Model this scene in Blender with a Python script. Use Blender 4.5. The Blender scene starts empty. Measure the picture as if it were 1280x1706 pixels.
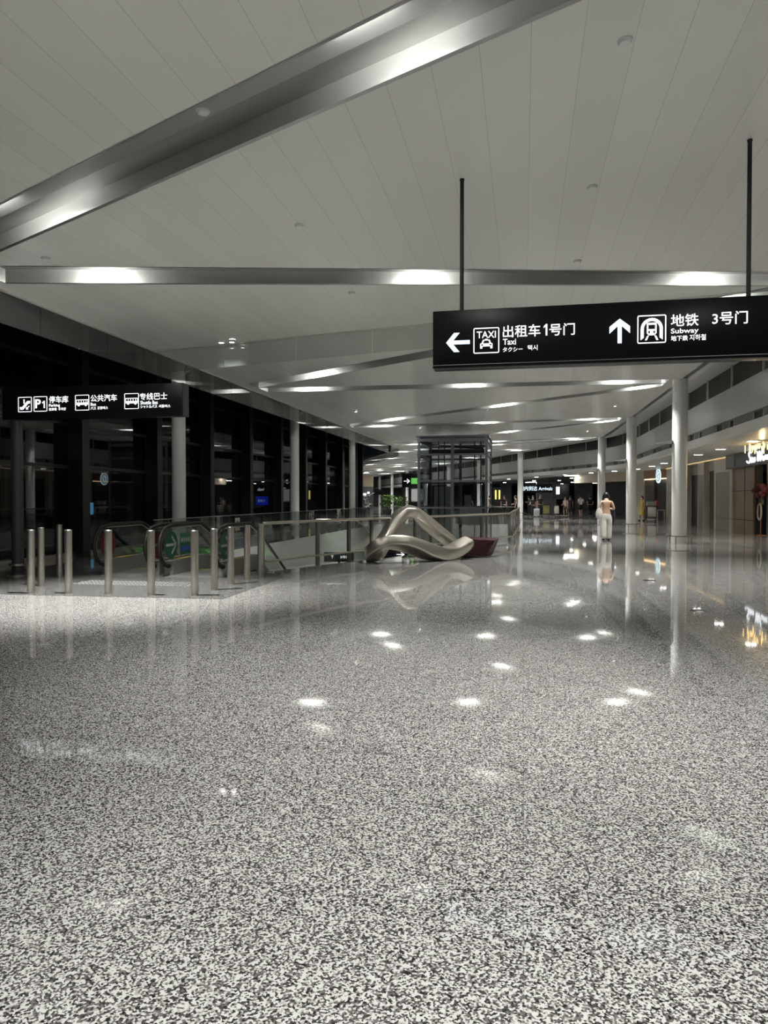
import bpy, bmesh, math, random
from mathutils import Vector, Matrix
from mathutils.geometry import tessellate_polygon
random.seed(7)
SC = bpy.context.scene
COL = SC.collection
PI = math.pi

# ------------------------------------------------------------------ camera
cam = bpy.data.cameras.new('camera'); cam.sensor_fit = 'VERTICAL'
cam.sensor_height = 36.0; cam.lens = 36.0 * 1200 / 1706
cam.clip_end = 500; cam.clip_start = 0.05
cam_o = bpy.data.objects.new('camera', cam); COL.objects.link(cam_o)
cam_o.location = (0, 0, 1.5)
cam_o.rotation_euler = (PI/2 - math.atan(23/1200), 0, math.atan(232/1200))
SC.camera = cam_o

# ------------------------------------------------------------------ world, exposure
w = bpy.data.worlds.new('night'); SC.world = w; w.use_nodes = True
w.node_tree.nodes['Background'].inputs[0].default_value = (0.006, 0.008, 0.012, 1)
w.node_tree.nodes['Background'].inputs[1].default_value = 0.25
SC.view_settings.view_transform = 'Standard'; SC.view_settings.look = 'None'
SC.view_settings.gamma = 1.0; SC.view_settings.use_curve_mapping = False
SC.view_settings.exposure = 0.58
SC.cycles.max_bounces = 10; SC.cycles.diffuse_bounces = 4; SC.cycles.glossy_bounces = 5
SC.cycles.transparent_max_bounces = 24; SC.cycles.sample_clamp_indirect = 6.0
TROUGH_W = 10.0       # watts a strip lamp throws across its trough
DOWN_W = 900.0         # watts it throws down to the floor
SPOT_W = 160.0         # watts of one ceiling spot
SOFFIT_W = 16.0
SIGN_E = 1.25

# ------------------------------------------------------------------ plan of the hall
BA, B0, B1 = math.radians(21.5), 46.5, 51.8     # the hall turns left here
def W(x, s, z=0.0):
    L = min(max(s - B0, 0), B1 - B0); R = (B1 - B0) / BA; th = L / R
    X = 5.1 - R * (1 - math.cos(th)); Y = (s if s < B0 else B0 + R * math.sin(th))
    if s > B1: X -= math.sin(th) * (s - B1); Y += math.cos(th) * (s - B1)
    return Vector((X + (x - 5.1) * math.cos(th), Y + (x - 5.1) * math.sin(th), z))
def heading(s): return min(max(s - B0, 0), B1 - B0) / (B1 - B0) * BA
def CZ(x): return 4.75 + 0.053 * (x + 8.2)       # the ceiling rises gently to the right

# ------------------------------------------------------------------ materials
def new_mat(name):
    m = bpy.data.materials.new(name); m.use_nodes = True
    return m, m.node_tree, m.node_tree.nodes, m.node_tree.links
def P(name, col, rough=0.5, metal=0.0, spec=0.5, emit=None, es=0.0, noise=0.0, nscale=8.0, coat=0.0):
    m, nt, n, l = new_mat(name); b = n['Principled BSDF']
    b.inputs['Base Color'].default_value = (*col, 1)
    b.inputs['Roughness'].default_value = rough; b.inputs['Metallic'].default_value = metal
    b.inputs['Specular IOR Level'].default_value = spec
    b.inputs['Coat Weight'].default_value = coat
    if emit: b.inputs['Emission Color'].default_value = (*emit, 1); b.inputs['Emission Strength'].default_value = es
    if noise:
        tc = n.new('ShaderNodeTexCoord'); nz = n.new('ShaderNodeTexNoise'); nz.inputs['Scale'].default_value = nscale
        nz.inputs['Detail'].default_value = 3
        mr = n.new('ShaderNodeMapRange'); mr.inputs[3].default_value = 1 - noise; mr.inputs[4].default_value = 1 + noise
        mx = n.new('ShaderNodeMix'); mx.data_type = 'RGBA'; mx.blend_type = 'MULTIPLY'; mx.inputs[0].default_value = 1
        l.new(tc.outputs['Object'], nz.inputs['Vector']); l.new(nz.outputs[0], mr.inputs[0])
        mx.inputs[6].default_value = (*col, 1); l.new(mr.outputs[0], mx.inputs[7]); l.new(mx.outputs[2], b.inputs['Base Color'])
    return m
def E(name, col, s):
    return P(name, (0.02, 0.02, 0.02), 0.4, emit=col, es=s)
def glass(name, tint=(0.9, 0.95, 0.93), ior=1.5, rough=0.0, veil=0.0):
    m, nt, n, l = new_mat(name); n.remove(n['Principled BSDF'])
    out = n['Material Output']; tr = n.new('ShaderNodeBsdfTransparent'); tr.inputs[0].default_value = (*tint, 1)
    gl = n.new('ShaderNodeBsdfGlossy'); gl.inputs['Roughness'].default_value = rough
    fr = n.new('ShaderNodeFresnel'); ge = n.new('ShaderNodeNewGeometry')
    mi = n.new('ShaderNodeMapRange'); mi.inputs[3].default_value = ior; mi.inputs[4].default_value = 1 / ior   # same mirror strength on both faces of a thin pane
    l.new(ge.outputs['Backfacing'], mi.inputs[0]); l.new(mi.outputs[0], fr.inputs[0])
    mx = n.new('ShaderNodeMixShader'); l.new(fr.outputs[0], mx.inputs[0]); l.new(tr.outputs[0], mx.inputs[1]); l.new(gl.outputs[0], mx.inputs[2])
    last = mx
    if veil:
        df = n.new('ShaderNodeBsdfDiffuse'); df.inputs[0].default_value = (0.6, 0.65, 0.63, 1)
        m2 = n.new('ShaderNodeMixShader'); m2.inputs[0].default_value = veil
        l.new(mx.outputs[0], m2.inputs[1]); l.new(df.outputs[0], m2.inputs[2]); last = m2
    l.new(last.outputs[0], out.inputs[0])
    return m
def grid_line(n, l, sock, period, offset, width):
    """1 on the line, 0 off"""
    a = n.new('ShaderNodeMath'); a.operation = 'SUBTRACT'; l.new(sock, a.inputs[0]); a.inputs[1].default_value = offset
    b = n.new('ShaderNodeMath'); b.operation = 'PINGPONG'; l.new(a.outputs[0], b.inputs[0]); b.inputs[1].default_value = period / 2
    c = n.new('ShaderNodeMath'); c.operation = 'LESS_THAN'; l.new(b.outputs[0], c.inputs[0]); c.inputs[1].default_value = width / 2
    return c
def granite(name, cols, scale, joints=True, rough=0.09, dim=1.0):
    m, nt, n, l = new_mat(name); b = n['Principled BSDF']
    tc = n.new('ShaderNodeTexCoord')
    nz = n.new('ShaderNodeTexNoise'); nz.inputs['Scale'].default_value = scale * 1.4; nz.inputs['Detail'].default_value = 2
    l.new(tc.outputs['Object'], nz.inputs['Vector'])
    vm = n.new('ShaderNodeVectorMath'); vm.operation = 'SCALE'; vm.inputs['Scale'].default_value = 0.011 * 115 / scale
    l.new(nz.outputs['Color'], vm.inputs[0])
    va = n.new('ShaderNodeVectorMath'); va.operation = 'ADD'; l.new(tc.outputs['Object'], va.inputs[0]); l.new(vm.outputs[0], va.inputs[1])
    vo = n.new('ShaderNodeTexVoronoi'); vo.voronoi_dimensions = '2D'; vo.inputs['Scale'].default_value = scale
    l.new(va.outputs[0], vo.inputs['Vector'])
    sp = n.new('ShaderNodeSeparateColor'); l.new(vo.outputs['Color'], sp.inputs[0])
    cr = n.new('ShaderNodeValToRGB'); cr.color_ramp.interpolation = 'CONSTANT'
    els = cr.color_ramp.elements
    while len(els) > 1: els.remove(els[-1])
    for i, (pos, c) in enumerate(cols):
        e = els[0] if i == 0 else els.new(pos)
        e.position = pos; e.color = (c[0]*dim, c[1]*dim, c[2]*dim, 1)
    l.new(sp.outputs[0], cr.inputs[0])
    big = n.new('ShaderNodeTexNoise'); big.inputs['Scale'].default_value = 0.6; big.inputs['Detail'].default_value = 3
    l.new(tc.outputs['Object'], big.inputs['Vector'])
    mr = n.new('ShaderNodeMapRange'); mr.inputs[3].default_value = 0.93; mr.inputs[4].default_value = 1.05; l.new(big.outputs[0], mr.inputs[0])
    mx = n.new('ShaderNodeMix'); mx.data_type = 'RGBA'; mx.blend_type = 'MULTIPLY'; mx.inputs[0].default_value = 1
    l.new(cr.outputs[0], mx.inputs[6]); l.new(mr.outputs[0], mx.inputs[7])
    src = mx.outputs[2]
    if joints:
        xyz = n.new('ShaderNodeSeparateXYZ'); l.new(tc.outputs['Object'], xyz.inputs[0])
        gx = grid_line(n, l, xyz.outputs[0], 0.92, 0.006, 0.006); gy = grid_line(n, l, xyz.outputs[1], 0.92, 3.2, 0.004)
        mm = n.new('ShaderNodeMath'); mm.operation = 'MAXIMUM'; l.new(gx.outputs[0], mm.inputs[0]); l.new(gy.outputs[0], mm.inputs[1])
        ml = n.new('ShaderNodeMath'); ml.operation = 'MULTIPLY'; ml.inputs[1].default_value = 0.32; l.new(mm.outputs[0], ml.inputs[0])
        m2 = n.new('ShaderNodeMix'); m2.data_type = 'RGBA'; l.new(ml.outputs[0], m2.inputs[0]); l.new(src, m2.inputs[6]); m2.inputs[7].default_value = (0.05, 0.05, 0.05, 1)
        src = m2.outputs[2]
    l.new(src, b.inputs['Base Color'])
    r2 = n.new('ShaderNodeMapRange'); r2.inputs[3].default_value = rough * 0.75; r2.inputs[4].default_value = rough * 1.3
    l.new(big.outputs[0], r2.inputs[0]); l.new(r2.outputs[0], b.inputs['Roughness'])
    b.inputs['Specular IOR Level'].default_value = 0.32
    return m
def panels(name, col, axis, period, offset, rough, dark=0.35, width=0.006, spec=0.5, metal=0.0):
    m, nt, n, l = new_mat(name); b = n['Principled BSDF']
    tc = n.new('ShaderNodeTexCoord'); xyz = n.new('ShaderNodeSeparateXYZ'); l.new(tc.outputs['Object'], xyz.inputs[0])
    g = grid_line(n, l, xyz.outputs[axis], period, offset, width)
    cell = n.new('ShaderNodeMath'); cell.operation = 'SUBTRACT'; l.new(xyz.outputs[axis], cell.inputs[0]); cell.inputs[1].default_value = offset
    dv = n.new('ShaderNodeMath'); dv.operation = 'DIVIDE'; l.new(cell.outputs[0], dv.inputs[0]); dv.inputs[1].default_value = period
    fl = n.new('ShaderNodeMath'); fl.operation = 'FLOOR'; l.new(dv.outputs[0], fl.inputs[0])
    wn = n.new('ShaderNodeTexWhiteNoise'); wn.noise_dimensions = '1D'; l.new(fl.outputs[0], wn.inputs['W'])
    mr = n.new('ShaderNodeMapRange'); mr.inputs[3].default_value = 0.97; mr.inputs[4].default_value = 1.02; l.new(wn.outputs[0], mr.inputs[0])
    mx = n.new('ShaderNodeMix'); mx.data_type = 'RGBA'; mx.blend_type = 'MULTIPLY'; mx.inputs[0].default_value = 1
    mx.inputs[6].default_value = (*col, 1); l.new(mr.outputs[0], mx.inputs[7])
    m2 = n.new('ShaderNodeMix'); m2.data_type = 'RGBA'; l.new(g.outputs[0], m2.inputs[0]); l.new(mx.outputs[2], m2.inputs[6])
    m2.inputs[7].default_value = (col[0]*dark, col[1]*dark, col[2]*dark, 1)
    l.new(m2.outputs[2], b.inputs['Base Color']); b.inputs['Roughness'].default_value = rough
    b.inputs['Specular IOR Level'].default_value = spec; b.inputs['Metallic'].default_value = metal
    return m

GR = [(0.0, (0.86, 0.855, 0.83)), (0.38, (0.56, 0.55, 0.52)), (0.50, (0.22, 0.205, 0.20)), (0.70, (0.085, 0.08, 0.08)), (0.88, (0.02, 0.02, 0.02))]
M = {}
M['floor'] = granite('polished grey granite', GR, 150, rough=0.036, dim=0.58)
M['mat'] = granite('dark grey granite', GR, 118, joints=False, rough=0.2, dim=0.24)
M['ceil'] = panels('off white ceiling panels', (0.88, 0.88, 0.84), 0, 0.415, 0.05, 0.24, dark=0.70, width=0.005)
M['strip'] = P('off white soffit paint', (0.70, 0.70, 0.67), 0.35)
M['alu'] = P('brushed aluminium lining', (0.78, 0.78, 0.76), 0.32, 0.85, noise=0.04, nscale=3)
M['alu_dim'] = P('aluminium trough top toned dim', (0.50, 0.50, 0.49), 0.3, 0.85, noise=0.04, nscale=3)  # same lining, darkened in colour for the dimmer light on the top
M['aludark'] = P('grey aluminium', (0.34, 0.34, 0.33), 0.4, 0.7)
M['steel'] = P('brushed stainless steel', (0.60, 0.57, 0.52), 0.3, 1.0, noise=0.06, nscale=20)
M['sculpt'] = P('satin champagne steel', (0.56, 0.52, 0.46), 0.33, 1.0, noise=0.08, nscale=5)
M['maroon'] = P('dark maroon lacquer', (0.040, 0.006, 0.010), 0.35, 0.0, spec=0.25)
M['white'] = P('white column paint', (0.80, 0.80, 0.78), 0.3, noise=0.02, nscale=2)
M['grey'] = P('grey paint', (0.42, 0.42, 0.41), 0.5)
M['lgrey'] = P('light grey slab face', (0.55, 0.55, 0.53), 0.55, noise=0.05, nscale=1.5)
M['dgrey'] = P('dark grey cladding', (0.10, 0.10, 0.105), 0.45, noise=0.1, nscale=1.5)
M['dark'] = P('near black metal', (0.012, 0.012, 0.013), 0.4)
M['postm'] = P('dark grey post paint', (0.045, 0.043, 0.045), 0.4)
M['black'] = P('black plastic', (0.01, 0.01, 0.01), 0.5)
M['sign'] = P('black sign face', (0.009, 0.009, 0.011), 0.3, spec=0.12)
M['rubber'] = P('black handrail rubber', (0.010, 0.010, 0.010), 0.5, spec=0.3)
M['glass'] = glass('clear balustrade glass', (0.90, 0.92, 0.91))
M['curtain'] = glass('smoke curtain glass', (0.86, 0.89, 0.87), veil=0.05)
M['facade'] = glass('tinted facade glass', (0.30, 0.33, 0.36), 1.75)
M['lift'] = glass('lift shaft glass', (0.76, 0.79, 0.80), 1.5)
M['txt'] = E('lit white lettering', (0.93, 0.97, 1.0), SIGN_E)
M['txtb'] = E('lit pale blue arrow', (0.70, 0.86, 0.97), SIGN_E)
M['lamp'] = E('lamp tube', (1.0, 0.98, 0.95), 30.0)
M['lens'] = E('lamp lens', (1.0, 0.97, 0.92), 14.0)
M['warm'] = E('warm light slot', (1.0, 0.72, 0.36), 2.2)
M['warmdim'] = E('dim warm cove', (1.0, 0.72, 0.36), 0.5)
M['gold'] = E('glowing gold rods', (1.0, 0.68, 0.25), 2.0)
M['blue'] = E('blue screen', (0.02, 0.06, 0.8), 1.0)
M['cyan'] = E('cyan screen', (0.15, 0.55, 0.85), 1.6)
M['green'] = E('green exit panel', (0.18, 0.75, 0.12), 0.45)
M['yellowlit'] = E('lit yellow banner', (0.9, 0.8, 0.2), 1.0)
M['red'] = P('dull red sticker', (0.085, 0.008, 0.012), 0.4)
M['greens'] = P('green sticker', (0.005, 0.065, 0.032), 0.4)
M['greenc'] = P('green notice film', (0.02, 0.12, 0.06), 0.4)
M['wsticker'] = P('pale sticker print', (0.32, 0.33, 0.30), 0.5)
M['bsticker'] = P('blue sticker print', (0.03, 0.06, 0.5), 0.5)
M['ysticker'] = P('yellow sticker', (0.62, 0.50, 0.10), 0.5)
M['stone'] = P('beige stone cladding', (0.47, 0.43, 0.36), 0.3, noise=0.07, nscale=1.2)
M['stone2'] = P('olive grey panel', (0.22, 0.205, 0.17), 0.35, noise=0.06, nscale=1.4)
M['brown'] = P('brown wood veneer', (0.20, 0.135, 0.085), 0.35, noise=0.12, nscale=2)
M['shutter'] = P('dark bronze shutter', (0.075, 0.07, 0.065), 0.35, noise=0.08, nscale=2)
M['wood'] = P('orange brown wood', (0.26, 0.11, 0.04), 0.4, noise=0.1, nscale=3)
M['beige'] = P('warm beige plaster', (0.55, 0.47, 0.34), 0.5)
M['leaf'] = P('green leaves', (0.07, 0.13, 0.03), 0.4, noise=0.3, nscale=6)
M['litleaf'] = P('leaves toned pale as lit', (0.42, 0.44, 0.42), 0.25)  # pale base colour stands in for light from above on dark leaves
M['pale'] = P('pale metal studs', (0.30, 0.30, 0.29), 0.4)
M['guardm'] = P('dark steel rail', (0.20, 0.19, 0.18), 0.35, 0.9)
M['soil'] = P('dark planter', (0.03, 0.03, 0.03), 0.5)
M['skin'] = P('skin', (0.62, 0.40, 0.28), 0.5)
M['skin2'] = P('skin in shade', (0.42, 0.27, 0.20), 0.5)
M['hair'] = P('black hair', (0.008, 0.007, 0.007), 0.45)
M['bulk'] = panels('silver grey bulkhead panels', (0.42, 0.42, 0.41), 1, 1.22, 0.3, 0.32, dark=0.6, width=0.014, metal=0.25)
M['darkglass'] = P('dark clerestory glass', (0.010, 0.010, 0.011), 0.35, spec=0.12)
def cloth(name, c): return P(name, c, 0.85, noise=0.08, nscale=15)

# ------------------------------------------------------------------ mesh helpers
class MB:
    def __init__(s): s.v = []; s.f = []; s.sm = []
    def add(s, vs, fs, smooth=False):
        o = len(s.v); s.v += [Vector(v) for v in vs]
        s.f += [tuple(i + o for i in f) for f in fs]; s.sm += [smooth] * len(fs); return s
    def box(s, x0, x1, y0, y1, z0, z1):
        vs = [(x, y, z) for z in (z0, z1) for y in (y0, y1) for x in (x0, x1)]
        return s.add(vs, [(0,2,3,1), (4,5,7,6), (0,1,5,4), (2,6,7,3), (0,4,6,2), (1,3,7,5)])
    def bbox(s, x0, x1, y0, y1, z0, z1, b=0.01):
        """box with chamfered edges"""
        bm = bmesh.new(); bmesh.ops.create_cube(bm, size=1)
        for v in bm.verts: v.co = Vector(((x0+x1)/2 + v.co.x*(x1-x0), (y0+y1)/2 + v.co.y*(y1-y0), (z0+z1)/2 + v.co.z*(z1-z0)))
        bmesh.ops.bevel(bm, geom=list(bm.edges), offset=b, segments=2, affect='EDGES', profile=0.5)
        return s.bm(bm)
    def bm(s, bm, smooth=False):
        bm.verts.index_update()
        s.add([v.co.copy() for v in bm.verts], [tuple(v.index for v in f.verts) for f in bm.faces], smooth); bm.free(); return s
    def hexa(s, p):   # eight points: bottom four (loop), top four (loop)
        return s.add(p, [(3,2,1,0), (4,5,6,7), (0,1,5,4), (1,2,6,5), (2,3,7,6), (3,0,4,7)])
    def cyl(s, c, r, z0, z1, n=24, r1=None, cap=True):
        r1 = r if r1 is None else r1
        vs = [(c[0] + rr*math.cos(2*PI*i/n), c[1] + rr*math.sin(2*PI*i/n), z) for z, rr in ((z0, r), (z1, r1)) for i in range(n)]
        s.add(vs, [(i, (i+1) % n, n + (i+1) % n, n + i) for i in range(n)], True)
        if cap: s.add(vs, [tuple(range(n))[::-1], tuple(range(n, 2*n))])
        return s
    def lathe(s, prof, c=(0, 0), n=24):
        vs = [(c[0] + r*math.cos(2*PI*i/n), c[1] + r*math.sin(2*PI*i/n), z) for r, z in prof for i in range(n)]
        k = len(prof)
        return s.add(vs, [(j*n+i, j*n+(i+1) % n, (j+1)*n+(i+1) % n, (j+1)*n+i) for j in range(k-1) for i in range(n)], True)
    def tube(s, pts, r, n=10, closed=False, cap=True):
        pts = [Vector(p) for p in pts]; k = len(pts); rings = []
        up = None
        for i, p in enumerate(pts):
            if closed: t = (pts[(i+1) % k] - pts[i-1]).normalized()
            else: t = (pts[min(i+1, k-1)] - pts[max(i-1, 0)]).normalized()
            if up is None:
                up = Vector((0, 0, 1)) if abs(t.z) < 0.9 else Vector((1, 0, 0))
            a = (up - t * up.dot(t)).normalized(); b = t.cross(a); up = a
            rr = r[i] if isinstance(r, (list, tuple)) else r
            rings.append([p + (a*math.cos(2*PI*j/n) + b*math.sin(2*PI*j/n)) * rr for j in range(n)])
        vs = [v for ring in rings for v in ring]
        m = k if closed else k - 1
        s.add(vs, [(i*n+j, i*n+(j+1) % n, ((i+1) % k)*n+(j+1) % n, ((i+1) % k)*n+j) for i in range(m) for j in range(n)], True)
        if not closed and cap: s.add(rings[0] + rings[-1], [tuple(range(n))[::-1], tuple(range(n, 2*n))])
        return s
    def bar(s, a, b, wx, wz, up=(0, 0, 1)):
        a, b = Vector(a), Vector(b); t = (b - a).normalized(); up = Vector(up)
        if abs(t.dot(up)) > 0.95: up = Vector((0, 1, 0))
        x = t.cross(up).normalized() * wx/2; z = x.cross(t).normalized() * wz/2
        return s.hexa([a-x-z, a+x-z, a+x+z, a-x+z, b-x-z, b+x-z, b+x+z, b-x+z])
    def prism(s, pts, d):
        """polygon (list of 3-D points) pushed along d"""
        pts = [Vector(p) for p in pts]; d = Vector(d); n = len(pts)
        tri = tessellate_polygon([pts])
        s.add(pts + [p + d for p in pts], [tuple(t) for t in tri] + [tuple(i + n for i in t[::-1]) for t in tri] + [(i, (i+1) % n, n + (i+1) % n, n + i) for i in range(n)])
        return s
    def ball(s, c, r, n=12, sc=(1, 1, 1)):
        bm = bmesh.new(); bmesh.ops.create_uvsphere(bm, u_segments=n, v_segments=max(6, n*2//3), radius=r)
        for v in bm.verts: v.co = Vector((v.co.x*sc[0] + c[0], v.co.y*sc[1] + c[1], v.co.z*sc[2] + c[2]))
        return s.bm(bm, True)
    def build(s, name, mat, parent=None, loc=None, **kw):
        me = bpy.data.meshes.new(name); o0 = Vector(loc) if loc else Vector((0, 0, 0))
        me.from_pydata([tuple(v - o0) for v in s.v], [], s.f); me.update()
        me.polygons.foreach_set('use_smooth', s.sm)
        bm = bmesh.new(); bm.from_mesh(me); bmesh.ops.remove_doubles(bm, verts=bm.verts, dist=1e-5)
        bmesh.ops.recalc_face_normals(bm, faces=bm.faces); bm.to_mesh(me); bm.free()
        try: me.set_sharp_from_angle(angle=math.radians(40))
        except Exception: pass
        me.materials.append(M[mat] if isinstance(mat, str) else mat)
        o = bpy.data.objects.new(name, me); COL.objects.link(o)
        o.location = o0
        if parent: o.parent = parent
        for k, v in kw.items(): o[k] = v
        return o
def tag(o, label, cat, group=None):
    o['label'] = label; o['category'] = cat
    if group: o['group'] = group
    return o
def thing(name, label, cat, loc=(0, 0, 0), rz=0.0, group=None):
    o = bpy.data.objects.new(name, None); o.empty_display_size = 0.2; COL.objects.link(o)
    o.location = loc; o.rotation_euler = (0, 0, rz)
    return tag(o, label, cat, group)
def struct(name, mb, mat): return mb.build(name, mat, kind='structure')
TRIM = [0]
def trim(mb, mat):
    TRIM[0] += 1; return struct('trim_%d' % TRIM[0], mb, mat)
def copy_tree(o, parent=None):
    c = o.copy(); COL.objects.link(c)
    if parent: c.parent = parent
    for ch in list(o.children): copy_tree(ch, c)
    return c
def dup(o, loc, rz, label):
    c = copy_tree(o); c.location = loc; c.rotation_euler = (0, 0, rz); c['label'] = label; return c
def add_light(name, kind, energy, loc, parent=None, direction=(0, 0, -1), size=(0.3, 0.3), col=(1, 0.995, 0.955), along=None, spot=None, blend=0.5, radius=0.05):
    L = bpy.data.lights.new(name, kind); L.energy = energy; L.color = col
    if kind == 'AREA': L.shape = 'RECTANGLE'; L.size, L.size_y = size
    if kind == 'SPOT': L.spot_size = spot; L.spot_blend = blend; L.shadow_soft_size = radius
    o = bpy.data.objects.new(name, L); COL.objects.link(o)
    d = Vector(direction).normalized()
    if along is not None:
        x = Vector(along).normalized(); z = -d; x = (x - z * x.dot(z)).normalized(); y = z.cross(x)
        o.matrix_world = Matrix.Translation(loc) @ Matrix((x, y, z)).transposed().to_4x4()
    else:
        o.location = loc; o.rotation_euler = d.to_track_quat('-Z', 'Y').to_euler()
    if parent:
        mw = o.matrix_basis.copy(); o.parent = parent; o.matrix_basis = Matrix.Translation(-Vector(parent.location)) @ mw
    return o

# lettering: a mesh in the local x-z plane, fitted into the box (x0, x1, z0, z1), facing -y
def letters(body, box, y, parent, mat='txt', bold=0.003, name='lettering', dep=0.004, face=None):
    cu = bpy.data.curves.new('t', 'FONT'); cu.body = body; cu.size = 1.0; cu.offset = bold; cu.extrude = 0.01; cu.resolution_u = 3
    o = bpy.data.objects.new('t', cu); COL.objects.link(o)
    dg = bpy.context.evaluated_depsgraph_get(); me = bpy.data.meshes.new_from_object(o.evaluated_get(dg))
    bpy.data.objects.remove(o); bpy.data.curves.remove(cu)
    xs = [v.co.x for v in me.vertices]; ys = [v.co.y for v in me.vertices]
    if not xs: return None
    ax, bx, ay, by = min(xs), max(xs), min(ys), max(ys); x0, x1, z0, z1 = box
    for v in me.vertices:
        p = (x0 + (v.co.x-ax)/(bx-ax)*(x1-x0), y + (-dep if v.co.z > 0 else 0), z0 + (v.co.y-ay)/(by-ay)*(z1-z0))
        v.co = face(*p) if face else p
    bm = bmesh.new(); bm.from_mesh(me); bmesh.ops.recalc_face_normals(bm, faces=bm.faces); bm.to_mesh(me); bm.free()
    me.materials.clear(); me.materials.append(M[mat])
    ob = bpy.data.objects.new(name, me); COL.objects.link(ob)
    if parent: ob.parent = parent
    return ob
class Picto:
    """flat raised shapes on a sign face, in unit-square coordinates"""
    def __init__(s, box, y): s.b = box; s.y = y; s.m = MB()
    def pt(s, u, v): x0, x1, z0, z1 = s.b; return (x0 + u*(x1-x0), s.y, z0 + v*(z1-z0))
    def poly(s, uv): s.m.prism([s.pt(*p) for p in uv], (0, -0.004, 0)); return s
    def rect(s, a, b, c, d): return s.poly([(a, c), (b, c), (b, d), (a, d)])
    def disc(s, u, v, r, n=16): return s.poly([(u + r*math.cos(2*PI*i/n), v + r*math.sin(2*PI*i/n)) for i in range(n)])
    def frame(s, t=0.035, r=0.06):
        def loop(i):
            q = []
            for cx, cy, a0 in ((1-r, 1-r, 0), (r, 1-r, 90), (r, r, 180), (1-r, r, 270)):
                for k in range(5):
                    a = math.radians(a0 + 22.5*k); q.append((cx + (r-i)*math.cos(a), cy + (r-i)*math.sin(a)))
            return q
        A, B = loop(0), loop(t); n = len(A)
        for i in range(n): s.poly([A[i], A[(i+1) % n], B[(i+1) % n], B[i]])
        return s
    def stroke(s, pts, w):
        for (a, b), (c, d) in zip(pts, pts[1:]):
            L = math.hypot(c-a, d-b); nx, ny = -(d-b)/L*w/2, (c-a)/L*w/2
            s.poly([(a+nx, b+ny), (a-nx, b-ny), (c-nx, d-ny), (c+nx, d+ny)])
        for a, b in pts[1:-1]: s.disc(a, b, w/2, 10)
        return s
    def build(s, parent, name='pictogram', mat='txt'): return s.m.build(name, mat, parent)

# =================================================================== STRUCTURE
# floor with the escalator well cut out
VOID = [(-8.25, 13.9), (-5.15, 13.9), (-4.52, 15.38), (-4.06, 16.40), (-3.67, 17.15), (-0.49, 24.1), (-0.30, 42.0), (-8.25, 42.0)]
OUT = [(-70, -24), (32, -24), (32, 190), (-70, 190)]
def slab(polys, z):
    pl = [[Vector((x, y, 0)) for x, y in p] for p in polys]; flat = [v for p in pl for v in p]
    m = MB(); m.add([(v.x, v.y, z) for v in flat], [tuple(t) for t in tessellate_polygon(pl)]); return m
struct('floor', slab([OUT, VOID[::-1]], 0.0), 'floor')
# darker granite apron in front of the escalators
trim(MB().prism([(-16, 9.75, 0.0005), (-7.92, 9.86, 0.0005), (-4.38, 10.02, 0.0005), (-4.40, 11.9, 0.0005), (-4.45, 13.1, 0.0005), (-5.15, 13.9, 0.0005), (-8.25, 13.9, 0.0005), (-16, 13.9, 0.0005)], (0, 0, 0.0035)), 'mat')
# faces of the floor slab round the well, and the lower level
m = MB()
for (a, b), (c, d) in zip(VOID, VOID[1:] + VOID[:1]):
    m.add([(a, b, -0.001), (c, d, -0.001), (c, d, -1.25), (a, b, -1.25)], [(0, 1, 2, 3)])
trim(m, 'lgrey')
struct('floor_lower', MB().box(-30, 20, 5, 60, -5.2, -5.1), 'grey')
struct('wall_left_lower', MB().box(-8.45, -8.26, 13, 42, -5.1, -1.0), 'lgrey')

# ceiling: panels between zigzag troughs
XL, XR = -7.75, 4.75          # the troughs run between these
HW = 0.41                     # half width of a trough along the hall
def Lk(k): return 8.9 + 11.5 * k
def Rk(k): return 14.55 + 11.5 * k
troughs = []                  # (s at XL, s at XR) centre lines
for k in range(-2, 11):
    if k > -2: troughs.append((Lk(k) - 0.40, Rk(k-1) + 0.36))
    troughs.append((Lk(k) + 0.42, Rk(k) - 0.36))
K = 0
cm = MB(); EDGE_L, EDGE_R = -8.08, 5.16
def cp(x, s): return W(x, s, CZ(x))
prevL, prevR = -23.0, -23.0
for i, (sl, sr) in enumerate(troughs):
    # panel in front of the trough
    n = 6
    for j in range(n):
        t0, t1 = j/n, (j+1)/n
        xa, xb = XL + (XR-XL)*t0, XL + (XR-XL)*t1
        pa, pb = prevL + (prevR-prevL)*t0, prevL + (prevR-prevL)*t1
        na, nb = sl-HW + (sr-sl)*t0, sl-HW + (sr-sl)*t1
        cm.add([cp(xa, pa), cp(xb, pb), cp(xb, nb), cp(xa, na)], [(0, 1, 2, 3)])
    cm.add([cp(EDGE_L, prevL), cp(XL, prevL), cp(XL, sl-HW), cp(EDGE_L, sl-HW)], [(0, 1, 2, 3)])
    cm.add([cp(XR, prevR), cp(EDGE_R, prevR), cp(EDGE_R, sr-HW), cp(XR, sr-HW)], [(0, 1, 2, 3)])
    cm.add([cp(EDGE_L, sl-HW), cp(XL, sl-HW), cp(XL, sl+HW), cp(EDGE_L, sl+HW)], [(0, 1, 2, 3)])
    cm.add([cp(XR, sr-HW), cp(EDGE_R, sr-HW), cp(EDGE_R, sr+HW), cp(XR, sr+HW)], [(0, 1, 2, 3)])
    prevL, prevR = sl+HW, sr+HW
cm.add([cp(EDGE_L, prevL), cp(EDGE_R, prevR), cp(EDGE_R, 175), cp(EDGE_L, 175)], [(0, 1, 2, 3)])
struct('ceiling', cm, 'ceil')
ms = MB()
ss = [-23, -10, 5, 15, 25, 35, 43, 46.5, 48, 49.5, 51, 52, 60, 80, 100, 130]
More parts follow.
